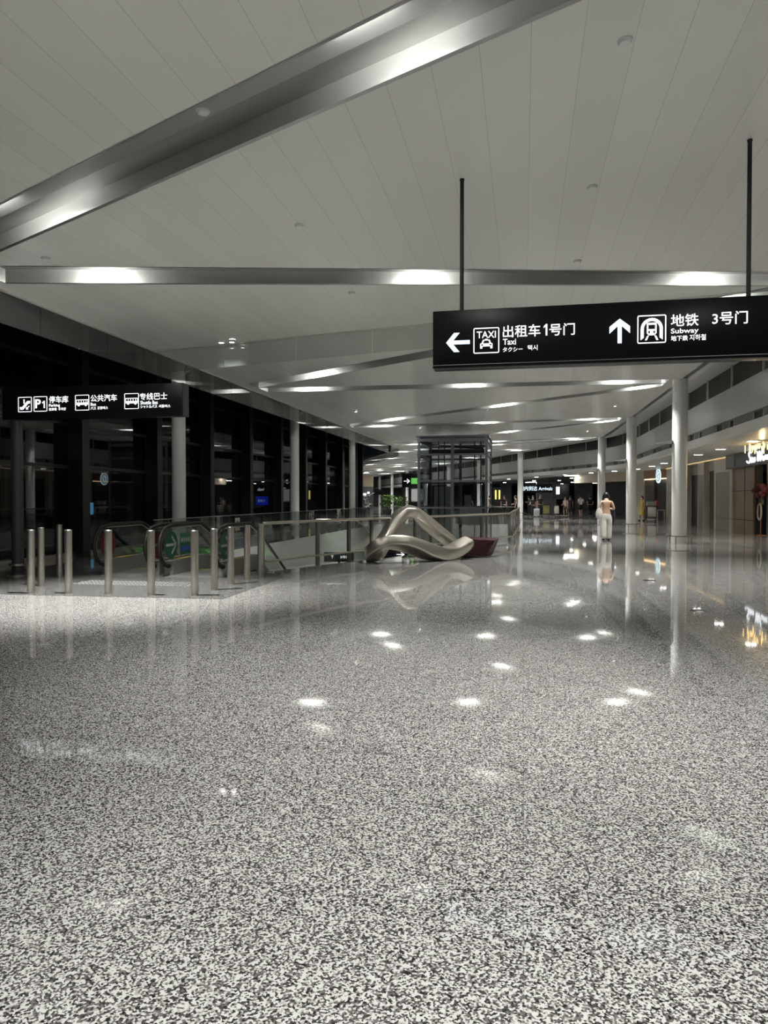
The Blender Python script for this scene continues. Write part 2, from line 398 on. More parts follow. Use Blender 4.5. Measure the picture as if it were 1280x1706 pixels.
for s0, s1 in zip(ss, ss[1:]):      # turned-up edge of the ceiling on the left
    a, b, c, d = cp(EDGE_L, s0), cp(EDGE_L, s1), cp(EDGE_L, s1), cp(EDGE_L, s0); c.z += 0.25; d.z += 0.25
    ms.add([a, b, c, d], [(0, 1, 2, 3)])
trim(ms, 'strip')
H1, H2 = 0.17, 0.21
def trough(sl, sr):
    def q(t, u, h):
        x = XL + (XR-XL)*t; s = sl + (sr-sl)*t - HW + 2*HW*u
        return W(x, s, CZ(x) + h)
    mt, md, mw = MB(), MB(), MB(); n = 6
    for j in range(n):
        a, b = j/n, (j+1)/n
        for m_, pr in ((mt, ((0, 0, 0, H1), (0, H1, 0.55, H1))), (mw, ((1, H2, 1, 0),)), (md, ((0.55, H1, 0.55, H2), (0.55, H2, 1, H2)))):
            for u0, h0, u1, h1 in pr:
                m_.add([q(a, u0, h0), q(b, u0, h0), q(b, u1, h1), q(a, u1, h1)], [(0, 1, 2, 3)])
        mt.add([q(a, 0.97, 0), q(b, 0.97, 0), q(b, 1.03, -0.006), q(a, 1.03, -0.006)], [(0, 1, 2, 3)])
        mt.add([q(a, -0.03, -0.006), q(b, -0.03, -0.006), q(b, 0.02, 0), q(a, 0.02, 0)], [(0, 1, 2, 3)])
    for t in (0, 1): mt.add([q(t, 0, 0), q(t, 0, H1), q(t, 0.55, H1), q(t, 0.55, H2), q(t, 1, H2), q(t, 1, 0)], [(0, 1, 2, 3, 4, 5)])
    trim(mt, 'alu_dim'); trim(md, 'aludark'); trim(mw, 'alu')  # lamp falloff is put into the metal tones: dark top strips, bright far wall
    return q
ORD = ['first', 'second', 'third', 'fourth', 'fifth', 'sixth', 'seventh', 'eighth', 'ninth', 'tenth', 'eleventh', 'twelfth', 'thirteenth', 'fourteenth', 'fifteenth', 'sixteenth', 'seventeenth', 'eighteenth', 'nineteenth', 'twentieth', 'twenty first', 'twenty second', 'twenty third', 'twenty fourth']
visible = 0
for i, (sl, sr) in enumerate(troughs):
    q = trough(sl, sr)
    inview = i >= 3
    if inview: visible += 1
    for xx, side in ((-6.2, 'left'), (-1.3, 'middle'), (3.7, 'right')):
        t = (xx - XL) / (XR - XL); c = q(t, 0.10, 0.11); d = (q(t + 0.02, 0.10, 0.11) - q(t - 0.02, 0.10, 0.11)).normalized()
        nrm = Vector((-d.y, d.x, 0)).normalized()
        if nrm.y < 0: nrm = -nrm
        lab = ('strip lamp at the %s end of the %s ceiling trough from the front' if side != 'middle' else 'strip lamp in the %s of the %s ceiling trough from the front') % (side, ORD[max(visible - 1, 0)])
        if not inview: lab = 'strip lamp at the %s of the %s ceiling trough %s the viewer' % (side, ('third', 'second', 'nearest')[i], 'behind')
        th = thing('trough_strip_lamp', lab, 'ceiling light', c, 0, 'strip lamps in the ceiling troughs')
        MB().bar(-d*0.36 - nrm*0.015, d*0.36 - nrm*0.015, 0.03, 0.06).build('lamp_housing', 'aludark', th)
        MB().tube([-d*0.32 + nrm*0.015, d*0.32 + nrm*0.015], 0.013, 8).build('lamp_tube', 'lamp', th)
        add_light('trough_light', 'AREA', TROUGH_W * (1.0 if i < 16 else 1.3), c + nrm*0.04, th, nrm*0.95 + Vector((0, 0, -0.25)), (0.6, 0.05), along=d)
        add_light('down_light', 'SPOT', DOWN_W * (2.9 if (side == 'left' and i == 4) else 0.35 if (side == 'left' and i in (2, 3)) else 0.55 if (side == 'left' and i in (5, 6)) else 0.75 if side == 'right' else 1.0), q(t, 0.62, 0.10), th, (0, 0, -1), spot=math.radians(104 if side == 'right' else 74), blend=0.8, radius=0.07)

# glass smoke curtains under the ceiling
def curtain(pts, hgt, label):
    g = thing('smoke_curtain', label, 'glass curtain', pts[0])
    for i, (a, b) in enumerate(zip(pts, pts[1:])):
        a, b = Vector(a) - Vector(pts[0]), Vector(b) - Vector(pts[0]); t = (b - a).normalized(); nn = Vector((-t.y, t.x, 0)) * 0.006
        a2, b2 = a + t*0.008, b - t*0.008; dz = Vector((0, 0, -hgt))
        MB().hexa([a2-nn+dz, b2-nn+dz, b2+nn+dz, a2+nn+dz, a2-nn, b2-nn, b2+nn, a2+nn]).build('glass_pane', 'curtain', g)
        MB().bar(a - Vector((0, 0, 0.012)), b - Vector((0, 0, 0.012)), 0.03, 0.03).build('top_rail', 'alu', g)
curtain([(-8.02, y, CZ(-8.02) - 0.004) for y in (2.0, 4.3, 6.6, 8.95, 10.9, 12.9, 14.72, 16.8, 19, 21.5, 24, 26.5, 29, 31.5, 34, 37, 40, 43)], 0.52, 'long glass smoke curtain hanging along the left edge of the ceiling')
curtain([(x, 14.74, CZ(x) - 0.004) for x in (-7.98, -6.4, -4.75, -3.1, -1.45, 0.2, 1.9, 3.5, 5.1)], 0.50, 'glass smoke curtain crossing the hall behind the taxi sign')
LP = [W(-8.02, s, CZ(-8.02) - 0.004) for s in (50.5, 54, 58, 62, 66, 70)]
curtain(LP, 0.5, 'glass smoke curtain along the ceiling edge past the bend at far left')

SZ = 3.40                     # soffit over the shop fronts
# ------------------------------------------------ right side: bulkhead, clerestory, soffit
def ribbon(mb, x0, z0, x1, z1, srange):
    for s0, s1 in zip(srange, srange[1:]):
        mb.add([W(x0, s0, z0), W(x0, s1, z0), W(x1, s1, z1), W(x1, s0, z1)], [(0, 1, 2, 3)])
    return mb
SR = [-23, -10, 0, 10, 20, 30, 40, 44, 46.5, 47.5, 48.5, 49.5, 50.5, 51.8, 56, 62, 70, 80, 95, 110, 130, 150]
ce = CZ(EDGE_R)
mb = MB(); ribbon(mb, EDGE_R, ce, EDGE_R, ce + 0.16, SR); ribbon(mb, EDGE_R, ce + 0.16, 5.30, ce + 0.16, SR); trim(mb, 'dark')
mb = MB(); ribbon(mb, 5.30, ce + 0.16, 5.30, ce - 0.02, SR); ribbon(mb, 5.30, ce - 0.02, 5.52, ce - 0.02, SR); ribbon(mb, 5.52, ce - 0.02, 5.62, ce + 0.10, SR); ribbon(mb, 5.62, ce + 0.10, 6.42, ce + 0.16, SR); trim(mb, 'strip')
struct('window_1', ribbon(MB(), 6.40, 4.92, 6.40, ce + 0.16, SR), 'darkglass')
mb = MB(); s = 3.0
while s < 140:
    a, b = W(6.33, s), W(6.39, s); mb.bar((a.x, a.y, 4.92), (a.x, a.y, ce + 0.15), 0.07, 0.05, up=(1, 0, 0)); s += 3.0
trim(mb, 'grey')
mb = MB(); ribbon(mb, 6.30, 3.94, 6.30, 4.92, SR); ribbon(mb, 6.30, 4.92, 6.42, 4.93, SR); ribbon(mb, 6.30, 3.94, 6.45, 3.94, SR); struct('wall_right_upper', mb, 'bulk')
trim(ribbon(MB(), 6.45, 3.66, 6.45, 3.96, SR), 'dgrey')
mb = MB(); ribbon(mb, 6.32, 3.70, 6.47, 3.70, SR); ribbon(mb, 6.32, 3.47, 6.32, 3.70, SR); ribbon(mb, 6.32, 3.47, 6.40, SZ, SR); trim(mb, 'strip')
trim(ribbon(ribbon(MB(), 6.40, SZ, 10.8, SZ, [a for a in SR if a <= 51.8]), 6.40, SZ, 9.4, SZ, [a for a in SR if a >= 51.8]), 'strip')
# grilles in the slot between bulkhead and fascia
gi = 0
for s in range(14, 66, 4):
    for off, ln in ((0.0, 1.9), (2.4, 0.7)):
        a, b = W(6.38, s + off), W(6.38, s + off + ln)
        g = MB()
        for zz in (3.72, 3.76, 3.80, 3.84, 3.88, 3.92): g.bar((a.x, a.y, zz), (b.x, b.y, zz), 0.06, 0.014)
        g.bar((a.x, a.y, 3.71), (a.x, a.y, 3.93), 0.06, 0.03, up=(1, 0, 0)); g.bar((b.x, b.y, 3.71), (b.x, b.y, 3.93), 0.06, 0.03, up=(1, 0, 0))
        trim(g, 'grey')

# shop fronts along the right wall
def wallbox(x0, x1, s0, s1, z0, z1, mat, name=None):
    m_ = MB().hexa([W(x0, s0, z0), W(x1, s0, z0), W(x1, s1, z0), W(x0, s1, z0), W(x0, s0, z1), W(x1, s0, z1), W(x1, s1, z1), W(x0, s1, z1)])
    return struct(name, m_, mat) if name else trim(m_, mat)
wallbox(9.2, 9.6, 5, 24.0, 0, SZ, 'stone', 'wall_right')
# stone piers with recessed panels
def pier(s0, s1, x=9.2, inset=True):
    m_ = MB()
    def hb(a, b, c, d, z0, z1): m_.hexa([W(a, c, z0), W(b, c, z0), W(b, d, z0), W(a, d, z0), W(a, c, z1), W(b, c, z1), W(b, d, z1), W(a, d, z1)])
    hb(x + 0.05, x + 0.5, s0, s1, 0, SZ)
    e = 0.35 if s1 - s0 > 1.5 else 0.12
    hb(x, x + 0.05, s0, s0 + e, 0, SZ); hb(x, x + 0.05, s1 - e, s1, 0, SZ); hb(x, x + 0.05, s0 + e, s1 - e, 2.72, SZ)
    trim(m_, 'stone')
    wallbox(x + 0.02, x + 0.052, s0 + e, s1 - e, 0.0, 2.72, 'stone2')
    m2 = MB()
    for zz in (0.58, 1.82):
        a, b = W(x - 0.002, s0, zz), W(x - 0.002, s1, zz); m2.bar(a, b, 0.01, 0.025)
    trim(m2, 'stone2')
pier(34.75, 37.8); pier(39.9, 41.2); pier(44.2, 48.4)
wallbox(9.45, 9.6, 37.8, 39.9, 2.88, SZ, 'grey'); wallbox(9.5, 9.6, 41.2, 44.2, 2.80, SZ, 'stone2')
wallbox(9.55, 9.7, 41.2, 44.2, 0, 2.80, 'black')
wallbox(9.50, 9.55, 41.25, 41.9, 0.1, 2.75, 'grey')
mb = MB(); 
for a, b in ((37.82, 38.84), (38.88, 39.88)):
    mb.hexa([W(9.5, a, 0), W(9.56, a, 0), W(9.56, b, 0), W(9.5, b, 0), W(9.5, a, 2.88), W(9.56, a, 2.88), W(9.56, b, 2.88), W(9.5, b, 2.88)])
struct('door_1', mb, 'shutter')
wallbox(9.28, 9.6, 33.15, 34.75, 0, 2.82, 'brown'); wallbox(9.28, 9.6, 31.95, 33.05, 0, 2.82, 'brown'); wallbox(9.34, 9.6, 31.8, 34.75, 0, 2.82, 'black')
wallbox(9.26, 9.285, 31.95, 34.75, 0.56, 0.59, 'black'); wallbox(9.26, 9.285, 31.95, 34.75, 1.80, 1.83, 'black')
wallbox(9.75, 9.9, 24.0, 31.8, 0, SZ, 'beige')          # the shop's back wall seen past the frame
wallbox(9.4, 9.46, 24.0, 34.75, SZ - 0.06, SZ, 'warm')       # light cove above the shop sign
wallbox(9.12, 9.18, 34.9, 48.3, SZ - 0.04, SZ, 'warmdim')
# coffee counter opening past the pier
wallbox(9.5, 9.7, 48.4, 51.3, 0, 3.0, 'black'); wallbox(9.3, 9.5, 50.2, 51.3, 0, 3.0, 'shutter')
wallbox(9.2, 9.5, 48.4, 51.2, 2.80, SZ - 0.01, 'wood'); wallbox(9.17, 9.25, 48.5, 51.1, 2.75, 2.81, 'warm')
wallbox(9.2, 9.6, 51.2, 52.0, 0, SZ, 'stone')

# dim arrivals zone straight ahead past the bend
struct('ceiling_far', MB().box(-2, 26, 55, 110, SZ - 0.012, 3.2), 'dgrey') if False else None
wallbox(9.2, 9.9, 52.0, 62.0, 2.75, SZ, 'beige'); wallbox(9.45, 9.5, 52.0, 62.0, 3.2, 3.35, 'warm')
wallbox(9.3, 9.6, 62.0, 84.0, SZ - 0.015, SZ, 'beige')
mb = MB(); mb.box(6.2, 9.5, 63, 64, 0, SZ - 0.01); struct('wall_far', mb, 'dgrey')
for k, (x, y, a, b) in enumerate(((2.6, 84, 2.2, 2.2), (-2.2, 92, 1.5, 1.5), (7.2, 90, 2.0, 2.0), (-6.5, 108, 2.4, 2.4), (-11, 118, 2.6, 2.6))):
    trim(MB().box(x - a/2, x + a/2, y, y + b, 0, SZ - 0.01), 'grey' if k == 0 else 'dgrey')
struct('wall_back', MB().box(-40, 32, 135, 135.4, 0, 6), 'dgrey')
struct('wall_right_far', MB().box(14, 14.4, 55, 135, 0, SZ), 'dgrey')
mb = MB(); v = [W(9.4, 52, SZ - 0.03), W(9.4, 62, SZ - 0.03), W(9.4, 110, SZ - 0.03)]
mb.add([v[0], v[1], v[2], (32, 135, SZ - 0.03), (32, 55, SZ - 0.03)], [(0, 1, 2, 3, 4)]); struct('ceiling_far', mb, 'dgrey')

# ------------------------------------------------ left side: glass facade and what lies outside
FX = -11.4; FY0, FY1 = 6.0, 49.0
mb = MB(); ys = [5.2 + 3.82 * i for i in range(12)] + [49.0]
for y in ys: mb.box(FX - 0.1, FX + 0.42, y - 0.16, y + 0.16, 0, 7.2)
trim(mb, 'dark')
mb = MB()
for z in (0.08, 2.3, 3.4, 4.9, 6.6): mb.box(FX - 0.04, FX + 0.05, 5, 49, z - 0.04, z + 0.04)
trim(mb, 'dark')
trim(MB().box(FX + 0.05, FX + 0.2, 5, 49, 0.0, 0.12), 'steel')
for i, (a, b) in enumerate(zip(ys, ys[1:])):
    struct('window_%d' % (i + 2), MB().box(FX - 0.012, FX + 0.012, a + 0.16, b - 0.16, 0.1, 7.1), 'facade')
struct('ceiling_left', MB().box(-13.0, -8.5, 3, 49, 7.2, 7.3), 'dgrey')
trim(MB().box(FX - 16, FX - 14, 5, 75, 0, 9), 'dgrey')

# =================================================================== SIGNS
def sign_box(t, x0, x1, y0, y1, z0, z1):
    MB().bbox(x0, x1, y0, y1, z0, z1, 0.008).build('sign_case', 'sign', t)
    MB().box(x0 + 0.004, x1 - 0.004, y0 - 0.003, y0 + 0.01, z0 + 0.03, z0 + 0.036).build('edge_trim', 'aludark', t)
def rel(b, ox, oz): return (b[0]-ox, b[1]-ox, b[2]-oz, b[3]-oz)

ts = thing('hanging_sign', 'large black hanging sign with lit taxi and subway lettering, nearest overhead', 'sign', (0.94, 8.32, 2.98))
ox, oz = 0.94, 2.98; yf = -0.112
sign_box(ts, -1.02-ox, 2.92-ox, -0.11, 0.11, 0, 0.65)
for xx in (-0.70, 2.35):
    MB().cyl((xx-ox, 0), 0.023, 0.64, CZ(xx) - oz - 0.004, 14).cyl((xx-ox, 0), 0.028, CZ(xx) - oz - 0.02, CZ(xx) - oz - 0.004, 16).build('hanger_rod', 'black', ts)
def arrow(box, kind, t):
    p = Picto(box, yf)
    uv = [(0, .5), (.33, 1.0), (.57, 1.0), (.30, .60), (1.0, .60), (1.0, .40), (.30, .40), (.57, 0), (.33, 0)]
    if kind == 'up': uv = [(.5, 1), (1, .68), (1, .40), (.60, .70), (.60, 0), (.40, 0), (.40, .70), (0, .40), (0, .68)]
    p.poly(uv); p.build(t, 'arrow', 'txtb')
arrow(rel((-0.867, -0.599, 3.157, 3.372), ox, oz), 'left', ts)
arrow(rel((0.916, 1.130, 3.184, 3.450), ox, oz), 'up', ts)
b = rel((-0.558, -0.271, 3.130, 3.417), ox, oz)
p = Picto(b, yf).frame()
p.poly([(.30, .36), (.36, .36), (.42, .50), (.58, .50), (.64, .36), (.70, .36), (.63, .53), (.37, .53)]).rect(.45, .55, .53, .56)
p.poly([(.25, .19), (.27, .37), (.73, .37), (.75, .19), (.66, .19), (.66, .22), (.34, .22), (.34, .19)]) if False else None
p.rect(.26, .74, .27, .30).rect(.26, .30, .30, .36).rect(.38, .62, .30, .36).rect(.70, .74, .30, .36).rect(.26, .74, .36, .385).rect(.26, .345, .19, .27).rect(.655, .74, .19, .27)
p.build(ts)
letters('TAXI', (b[0] + .13*(b[1]-b[0]), b[0] + .87*(b[1]-b[0]), b[2] + .60*(b[3]-b[2]), b[2] + .86*(b[3]-b[2])), yf, ts, bold=0.005)
letters('出租车', rel((-0.231, 0.179, 3.297, 3.431), ox, oz), yf, ts, bold=0.006)
letters('号门', rel((0.278, 0.550, 3.297, 3.428), ox, oz), yf, ts, bold=0.006)
def one(box, t):
    Picto(box, yf).poly([(.56, 0), (1, 0), (1, 1), (.62, 1), (.0, .80), (.0, .64), (.56, .80)]).build(t, 'lettering')
one(rel((0.216, 0.255, 3.302, 3.428), ox, oz), ts)
letters('Taxi', rel((-0.230, -0.086, 3.216, 3.282), ox, oz), yf, ts, bold=0.005)
letters('タクシー', rel((-0.230, -0.013, 3.138, 3.188), ox, oz), yf, ts)
letters('택시', rel((0.044, 0.149, 3.144, 3.203), ox, oz), yf, ts, bold=0.0)
b = rel((1.206, 1.501, 3.171, 3.473), ox, oz)
p = Picto(b, yf).frame()
A = []; B = []
for k in range(13):
    a = math.radians(180 - 15*k); A.append((.5 + .385*math.cos(a), .52 + .375*math.sin(a))); B.append((.5 + .275*math.cos(a), .52 + .27*math.sin(a)))
A = [(.115, .12)] + A + [(.885, .12)]; B = [(.225, .20)] + B + [(.775, .20)]
for i in range(len(A)-1): p.poly([A[i], A[i+1], B[i+1], B[i]])
p.rect(.32, .68, .62, .68).rect(.32, .42, .68, .73).rect(.58, .68, .68, .73).rect(.42, .58, .705, .73) if False else None
p.rect(.33, .67, .68, .72).rect(.33, .45, .62, .68).rect(.55, .67, .62, .68).rect(.33, .67, .60, .62) if False else None
p.rect(.33, .67, .655, .725).rect(.33, .38, .50, .655).rect(.62, .67, .50, .655).rect(.33, .67, .44, .50).rect(.33, .38, .355, .44).rect(.445, .555, .355, .44).rect(.62, .67, .355, .44).poly([(.33, .355), (.67, .355), (.60, .285), (.40, .285)])
p.poly([(.40, .27), (.335, .11), (.265, .11), (.345, .27)]).poly([(.60, .27), (.665, .11), (.735, .11), (.655, .27)])
p.build(ts)
letters('地铁', rel((1.549, 1.827, 3.339, 3.469), ox, oz), yf, ts, bold=0.006)
letters('3号门', rel((1.965, 2.314, 3.340, 3.475), ox, oz), yf, ts, bold=0.005)
letters('Subway', rel((1.550, 1.828, 3.250, 3.318), ox, oz), yf, ts, bold=0.005)
letters('地下鉄', rel((1.551, 1.721, 3.185, 3.242), ox, oz), yf, ts)
letters('지하철', rel((1.739, 1.902, 3.184, 3.247), ox, oz), yf, ts, bold=0.0)

ps = thing('parking_sign', 'black lit sign for parking and buses on a dark post, upper left', 'sign', (-9.6, 12.32, 0))
ox, oz = -9.6, 0; yf = -0.122
MB().bbox(-9.82-ox, -6.10-ox, -0.12, 0.12, 3.00, 3.60, 0.008).build('sign_case', 'sign', ps)
MB().box(-6.10-ox, -6.085-ox, -0.12, 0.12, 3.0, 3.6).box(-6.13-ox, -6.125-ox, -0.124, -0.11, 3.0, 3.6).build('edge_trim', 'dark', ps)
MB().cyl((0, 0), 0.11, 0.006, 3.02, 24).build('post', 'postm', ps)
MB().lathe([(0.11, 0.0), (0.20, 0.0), (0.20, 0.03), (0.14, 0.06), (0.11, 0.06)], n=24).lathe([(0.11, 0.20), (0.165, 0.20), (0.165, 0.24), (0.11, 0.24)], n=24).build('base_ring', 'steel', ps)
b = rel((-9.466, -9.176, 3.140, 3.424), ox, oz)
p = Picto(b, yf).frame().stroke([(.12, .28), (.32, .28), (.70, .68), (.88, .68)], .10).stroke([(.14, .18), (.36, .18), (.74, .58), (.88, .58)], .035)
p.disc(.44, .80, .05).stroke([(.44, .74), (.44, .56)], .07).stroke([(.82, .40), (.62, .20)], .05).poly([(.58, .16), (.76, .17), (.60, .34)])
p.build(ps)
b = rel((-9.131, -8.847, 3.143, 3.427), ox, oz)
Picto(b, yf).frame().build(ps)
letters('P', (b[0]+.11*.285, b[0]+.52*.285, b[2]+.22*.284, b[2]+.82*.284), yf, ps, bold=0.02)
one((b[0]+.64*.285, b[0]+.82*.285, b[2]+.22*.284, b[2]+.70*.284), ps)
def bus(box):
    p = Picto(box, yf).frame()
    p.rect(.08, .92, .36, .50).rect(.08, .92, .66, .70)
    for u in (.08, .25, .42, .59, .76, .89): p.rect(u, u + .03, .50, .66)
    p.disc(.26, .345, .075).disc(.76, .345, .075).build(ps)
letters('停车库', rel((-8.805, -8.404, 3.295, 3.425), ox, oz), yf, ps, bold=0.005)
letters('Parking', rel((-8.806, -8.579, 3.212, 3.278), ox, oz), yf, ps)
letters('駐車場', rel((-8.807, -8.649, 3.152, 3.205), ox, oz), yf, ps)
letters('주차장', rel((-8.611, -8.453, 3.153, 3.206), ox, oz), yf, ps, bold=0.0)
bus(rel((-8.258, -7.968, 3.143, 3.432), ox, oz))
letters('公共汽车', rel((-7.937, -7.399, 3.300, 3.428), ox, oz), yf, ps, bold=0.005)
letters('Bus', rel((-7.938, -7.829, 3.224, 3.280), ox, oz), yf, ps)
letters('バス', rel((-7.938, -7.830, 3.152, 3.208), ox, oz), yf, ps)
letters('공용버스', rel((-7.799, -7.584, 3.153, 3.209), ox, oz), yf, ps, bold=0.0)
bus(rel((-7.247, -6.957, 3.147, 3.434), ox, oz))
letters('专线巴士', rel((-6.938, -6.392, 3.305, 3.431), ox, oz), yf, ps, bold=0.005)
letters('Shuttle Bus', rel((-6.924, -6.580, 3.224, 3.290), ox, oz), yf, ps)
letters('シャトルバス', rel((-6.924, -6.592, 3.153, 3.214), ox, oz), yf, ps)
letters('셔틀버스', rel((-6.562, -6.328, 3.157, 3.211), ox, oz), yf, ps, bold=0.0)

# =================================================================== COLUMNS
def col_mesh(r, h, loc, label, lamp=True, rz=0.0):
    t = thing('column', label, 'column', loc, rz, 'white round columns')
    MB().cyl((0, 0), r, 0.0, h - 0.42, 40, cap=False).build('shaft', 'white', t)
    MB().lathe([(r - 0.012, h - 0.42), (r - 0.012, h - 0.405), (r, h - 0.40), (r, h), (0.001, h)], n=40).build('capital', 'white', t)
    if lamp:
        a = MB().hexa([(-r - 0.02, -0.13, 3.30), (-r - 0.02, 0.13, 3.30), (-r + 0.03, 0.05, 3.30), (-r + 0.03, -0.05, 3.30), (-r - 0.02, -0.13, 3.42), (-r - 0.02, 0.13, 3.42), (-r + 0.03, 0.05, 3.42), (-r + 0.03, -0.05, 3.42)])
        a.build('lamp_bracket', 'black', t)
        a = MB().hexa([(-r - 0.50, -0.15, 3.335), (-r - 0.50, 0.15, 3.335), (-r - 0.02, 0.15, 3.32), (-r - 0.02, -0.15, 3.32), (-r - 0.50, -0.15, 3.355), (-r - 0.50, 0.15, 3.355), (-r - 0.02, 0.15, 3.42), (-r - 0.02, -0.15, 3.42)])
        a.build('wedge_lamp', 'alu', t)
    return t
def guard(loc, label):
    g = thing('column_guard', label, 'guard rail', loc, 0, 'steel guard rails round the columns')
    n = 28
    MB().tube([(0.40*math.cos(2*PI*i/n), 0.40*math.sin(2*PI*i/n), 0.24) for i in range(n)], 0.018, 8, closed=True).build('ring', 'guardm', g)
    for k in range(6):
        a = PI/6 + k*PI/3 - PI/2 + 0.08
        MB().cyl((0.40*math.cos(a), 0.40*math.sin(a)), 0.014, 0.0, 0.235, 10).cyl((0.40*math.cos(a), 0.40*math.sin(a)), 0.03, 0.0, 0.008, 12).build('leg', 'guardm', g)
    return g
RC = [(5.12, 14.1), (5.12, 25.5), (5.2, 37.0), (4.98, 48.5), (-0.25, 63.3), (-4.4, 73.9), (-8.6, 84.6), (-12.8, 95.3), (-17.0, 106.0), (-21.2, 116.7), (-25.4, 127.4)]
RL = ['white column with wedge lamp just outside the right edge of view', 'nearest tall white column with wedge lamp on the right side', 'second white column with wedge lamp on the right, behind the nearest one', 'third white column, standing behind the woman in white trousers', 'slim white column beside the railing corner in the middle', 'white column seen through the glass lift shaft', 'white column hidden behind the lift shaft', 'white column at the left edge of the lift shaft', 'far white column above the metal sculpture', 'far white column behind the bushy planter', 'farthest white column near the plant with leaves toned as lit']
for i, ((x, y), lb) in enumerate(zip(RC, RL)):
    h = CZ(5.1) if i != 0 else CZ(5.1)
    col_mesh(0.24, h - 0.004, (x, y, 0), lb, True, 0 if i < 3 else BA)
    if i < 6: guard((x, y, 0), 'round steel guard rail at the foot of the ' + ['column outside the right edge', 'nearest right column', 'second right column', 'column behind the woman', 'slim column by the railing corner', 'column beyond the lift'][i])
for (x, y), lb in zip([(-8.55, 16.9), (-8.55, 26.3), (-8.6, 35.9)], ['slim white column behind the parking sign and escalators', 'slim white column left of centre behind the glass railing', 'slim white column farthest along the dark glass facade']):
    t = thing('slim_column', lb, 'column', (x, y, 0), 0, 'slim columns by the facade')
    MB().cyl((0, 0), 0.17, 0.0, 5.35, 32, cap=False).build('shaft', 'white', t)
    MB().lathe([(0.17, 5.35), (0.16, 5.36), (0.10, 5.75), (0.001, 5.75)], n=32).build('capital', 'grey', t)
    MB().bar((0.0, 0, 4.6), (0.50, 0, 4.86), 0.06, 0.1).bar((0.0, 0, 4.9), (0.5, 0, 4.86), 0.04, 0.05).build('bracket', 'grey', t)

# =================================================================== BOLLARDS
def bollard(loc, label, h=1.0):
    t = thing('bollard', label, 'bollard', loc, 0, 'steel bollards before the escalators')
    MB().cyl((0, 0), 0.058, 0.0, h - 0.035, 24, cap=False).build('tube', 'steel', t)
    MB().lathe([(0.053, h - 0.045), (0.053, h - 0.035), (0.058, h - 0.033), (0.058, h - 0.006), (0.052, h), (0.001, h)], n=24).build('cap', 'steel', t)
    return t
b0 = bollard((-7.61, 10.06, 0.004), 'leftmost brushed steel bollard of the front row')
for (x, y), lb in zip([(-7.02, 10.16), (-6.36, 10.21), (-5.65, 10.24), (-4.97, 10.33), (-4.95, 11.0), (-4.98, 11.75), (-5.0, 12.55), (-4.95, 13.12), (-8.05, 10.9), (-8.62, 12.2)],
        ['second brushed steel bollard from the left in the front row', 'third bollard from the left, in front of the red escalator disc', 'fourth bollard from the left, between the two escalators', 'corner bollard at the right end of the front row', 'first bollard behind the corner one, going to the railing', 'second bollard behind the corner one', 'third bollard behind the corner one', 'bollard nearest to the end of the steel railing', 'bollard standing back at left, behind the leftmost front one', 'farthest back bollard beside the left escalator']):
    dup(b0, (x, y, 0.004), 0, lb)

# tactile grating in the apron
g = MB()
for r in range(4):
    for c in range(30):
        x = -7.75 + c*0.074 + (r % 2)*0.037; y = 11.28 + r*0.15
        g.bar((x, y, 0.008), (x + 0.03, y + 0.10, 0.008), 0.022, 0.008)
tag(g.build('floor_grating', 'pale'), 'strip of small pale metal studs set in the dark apron before the escalators', 'floor grating')

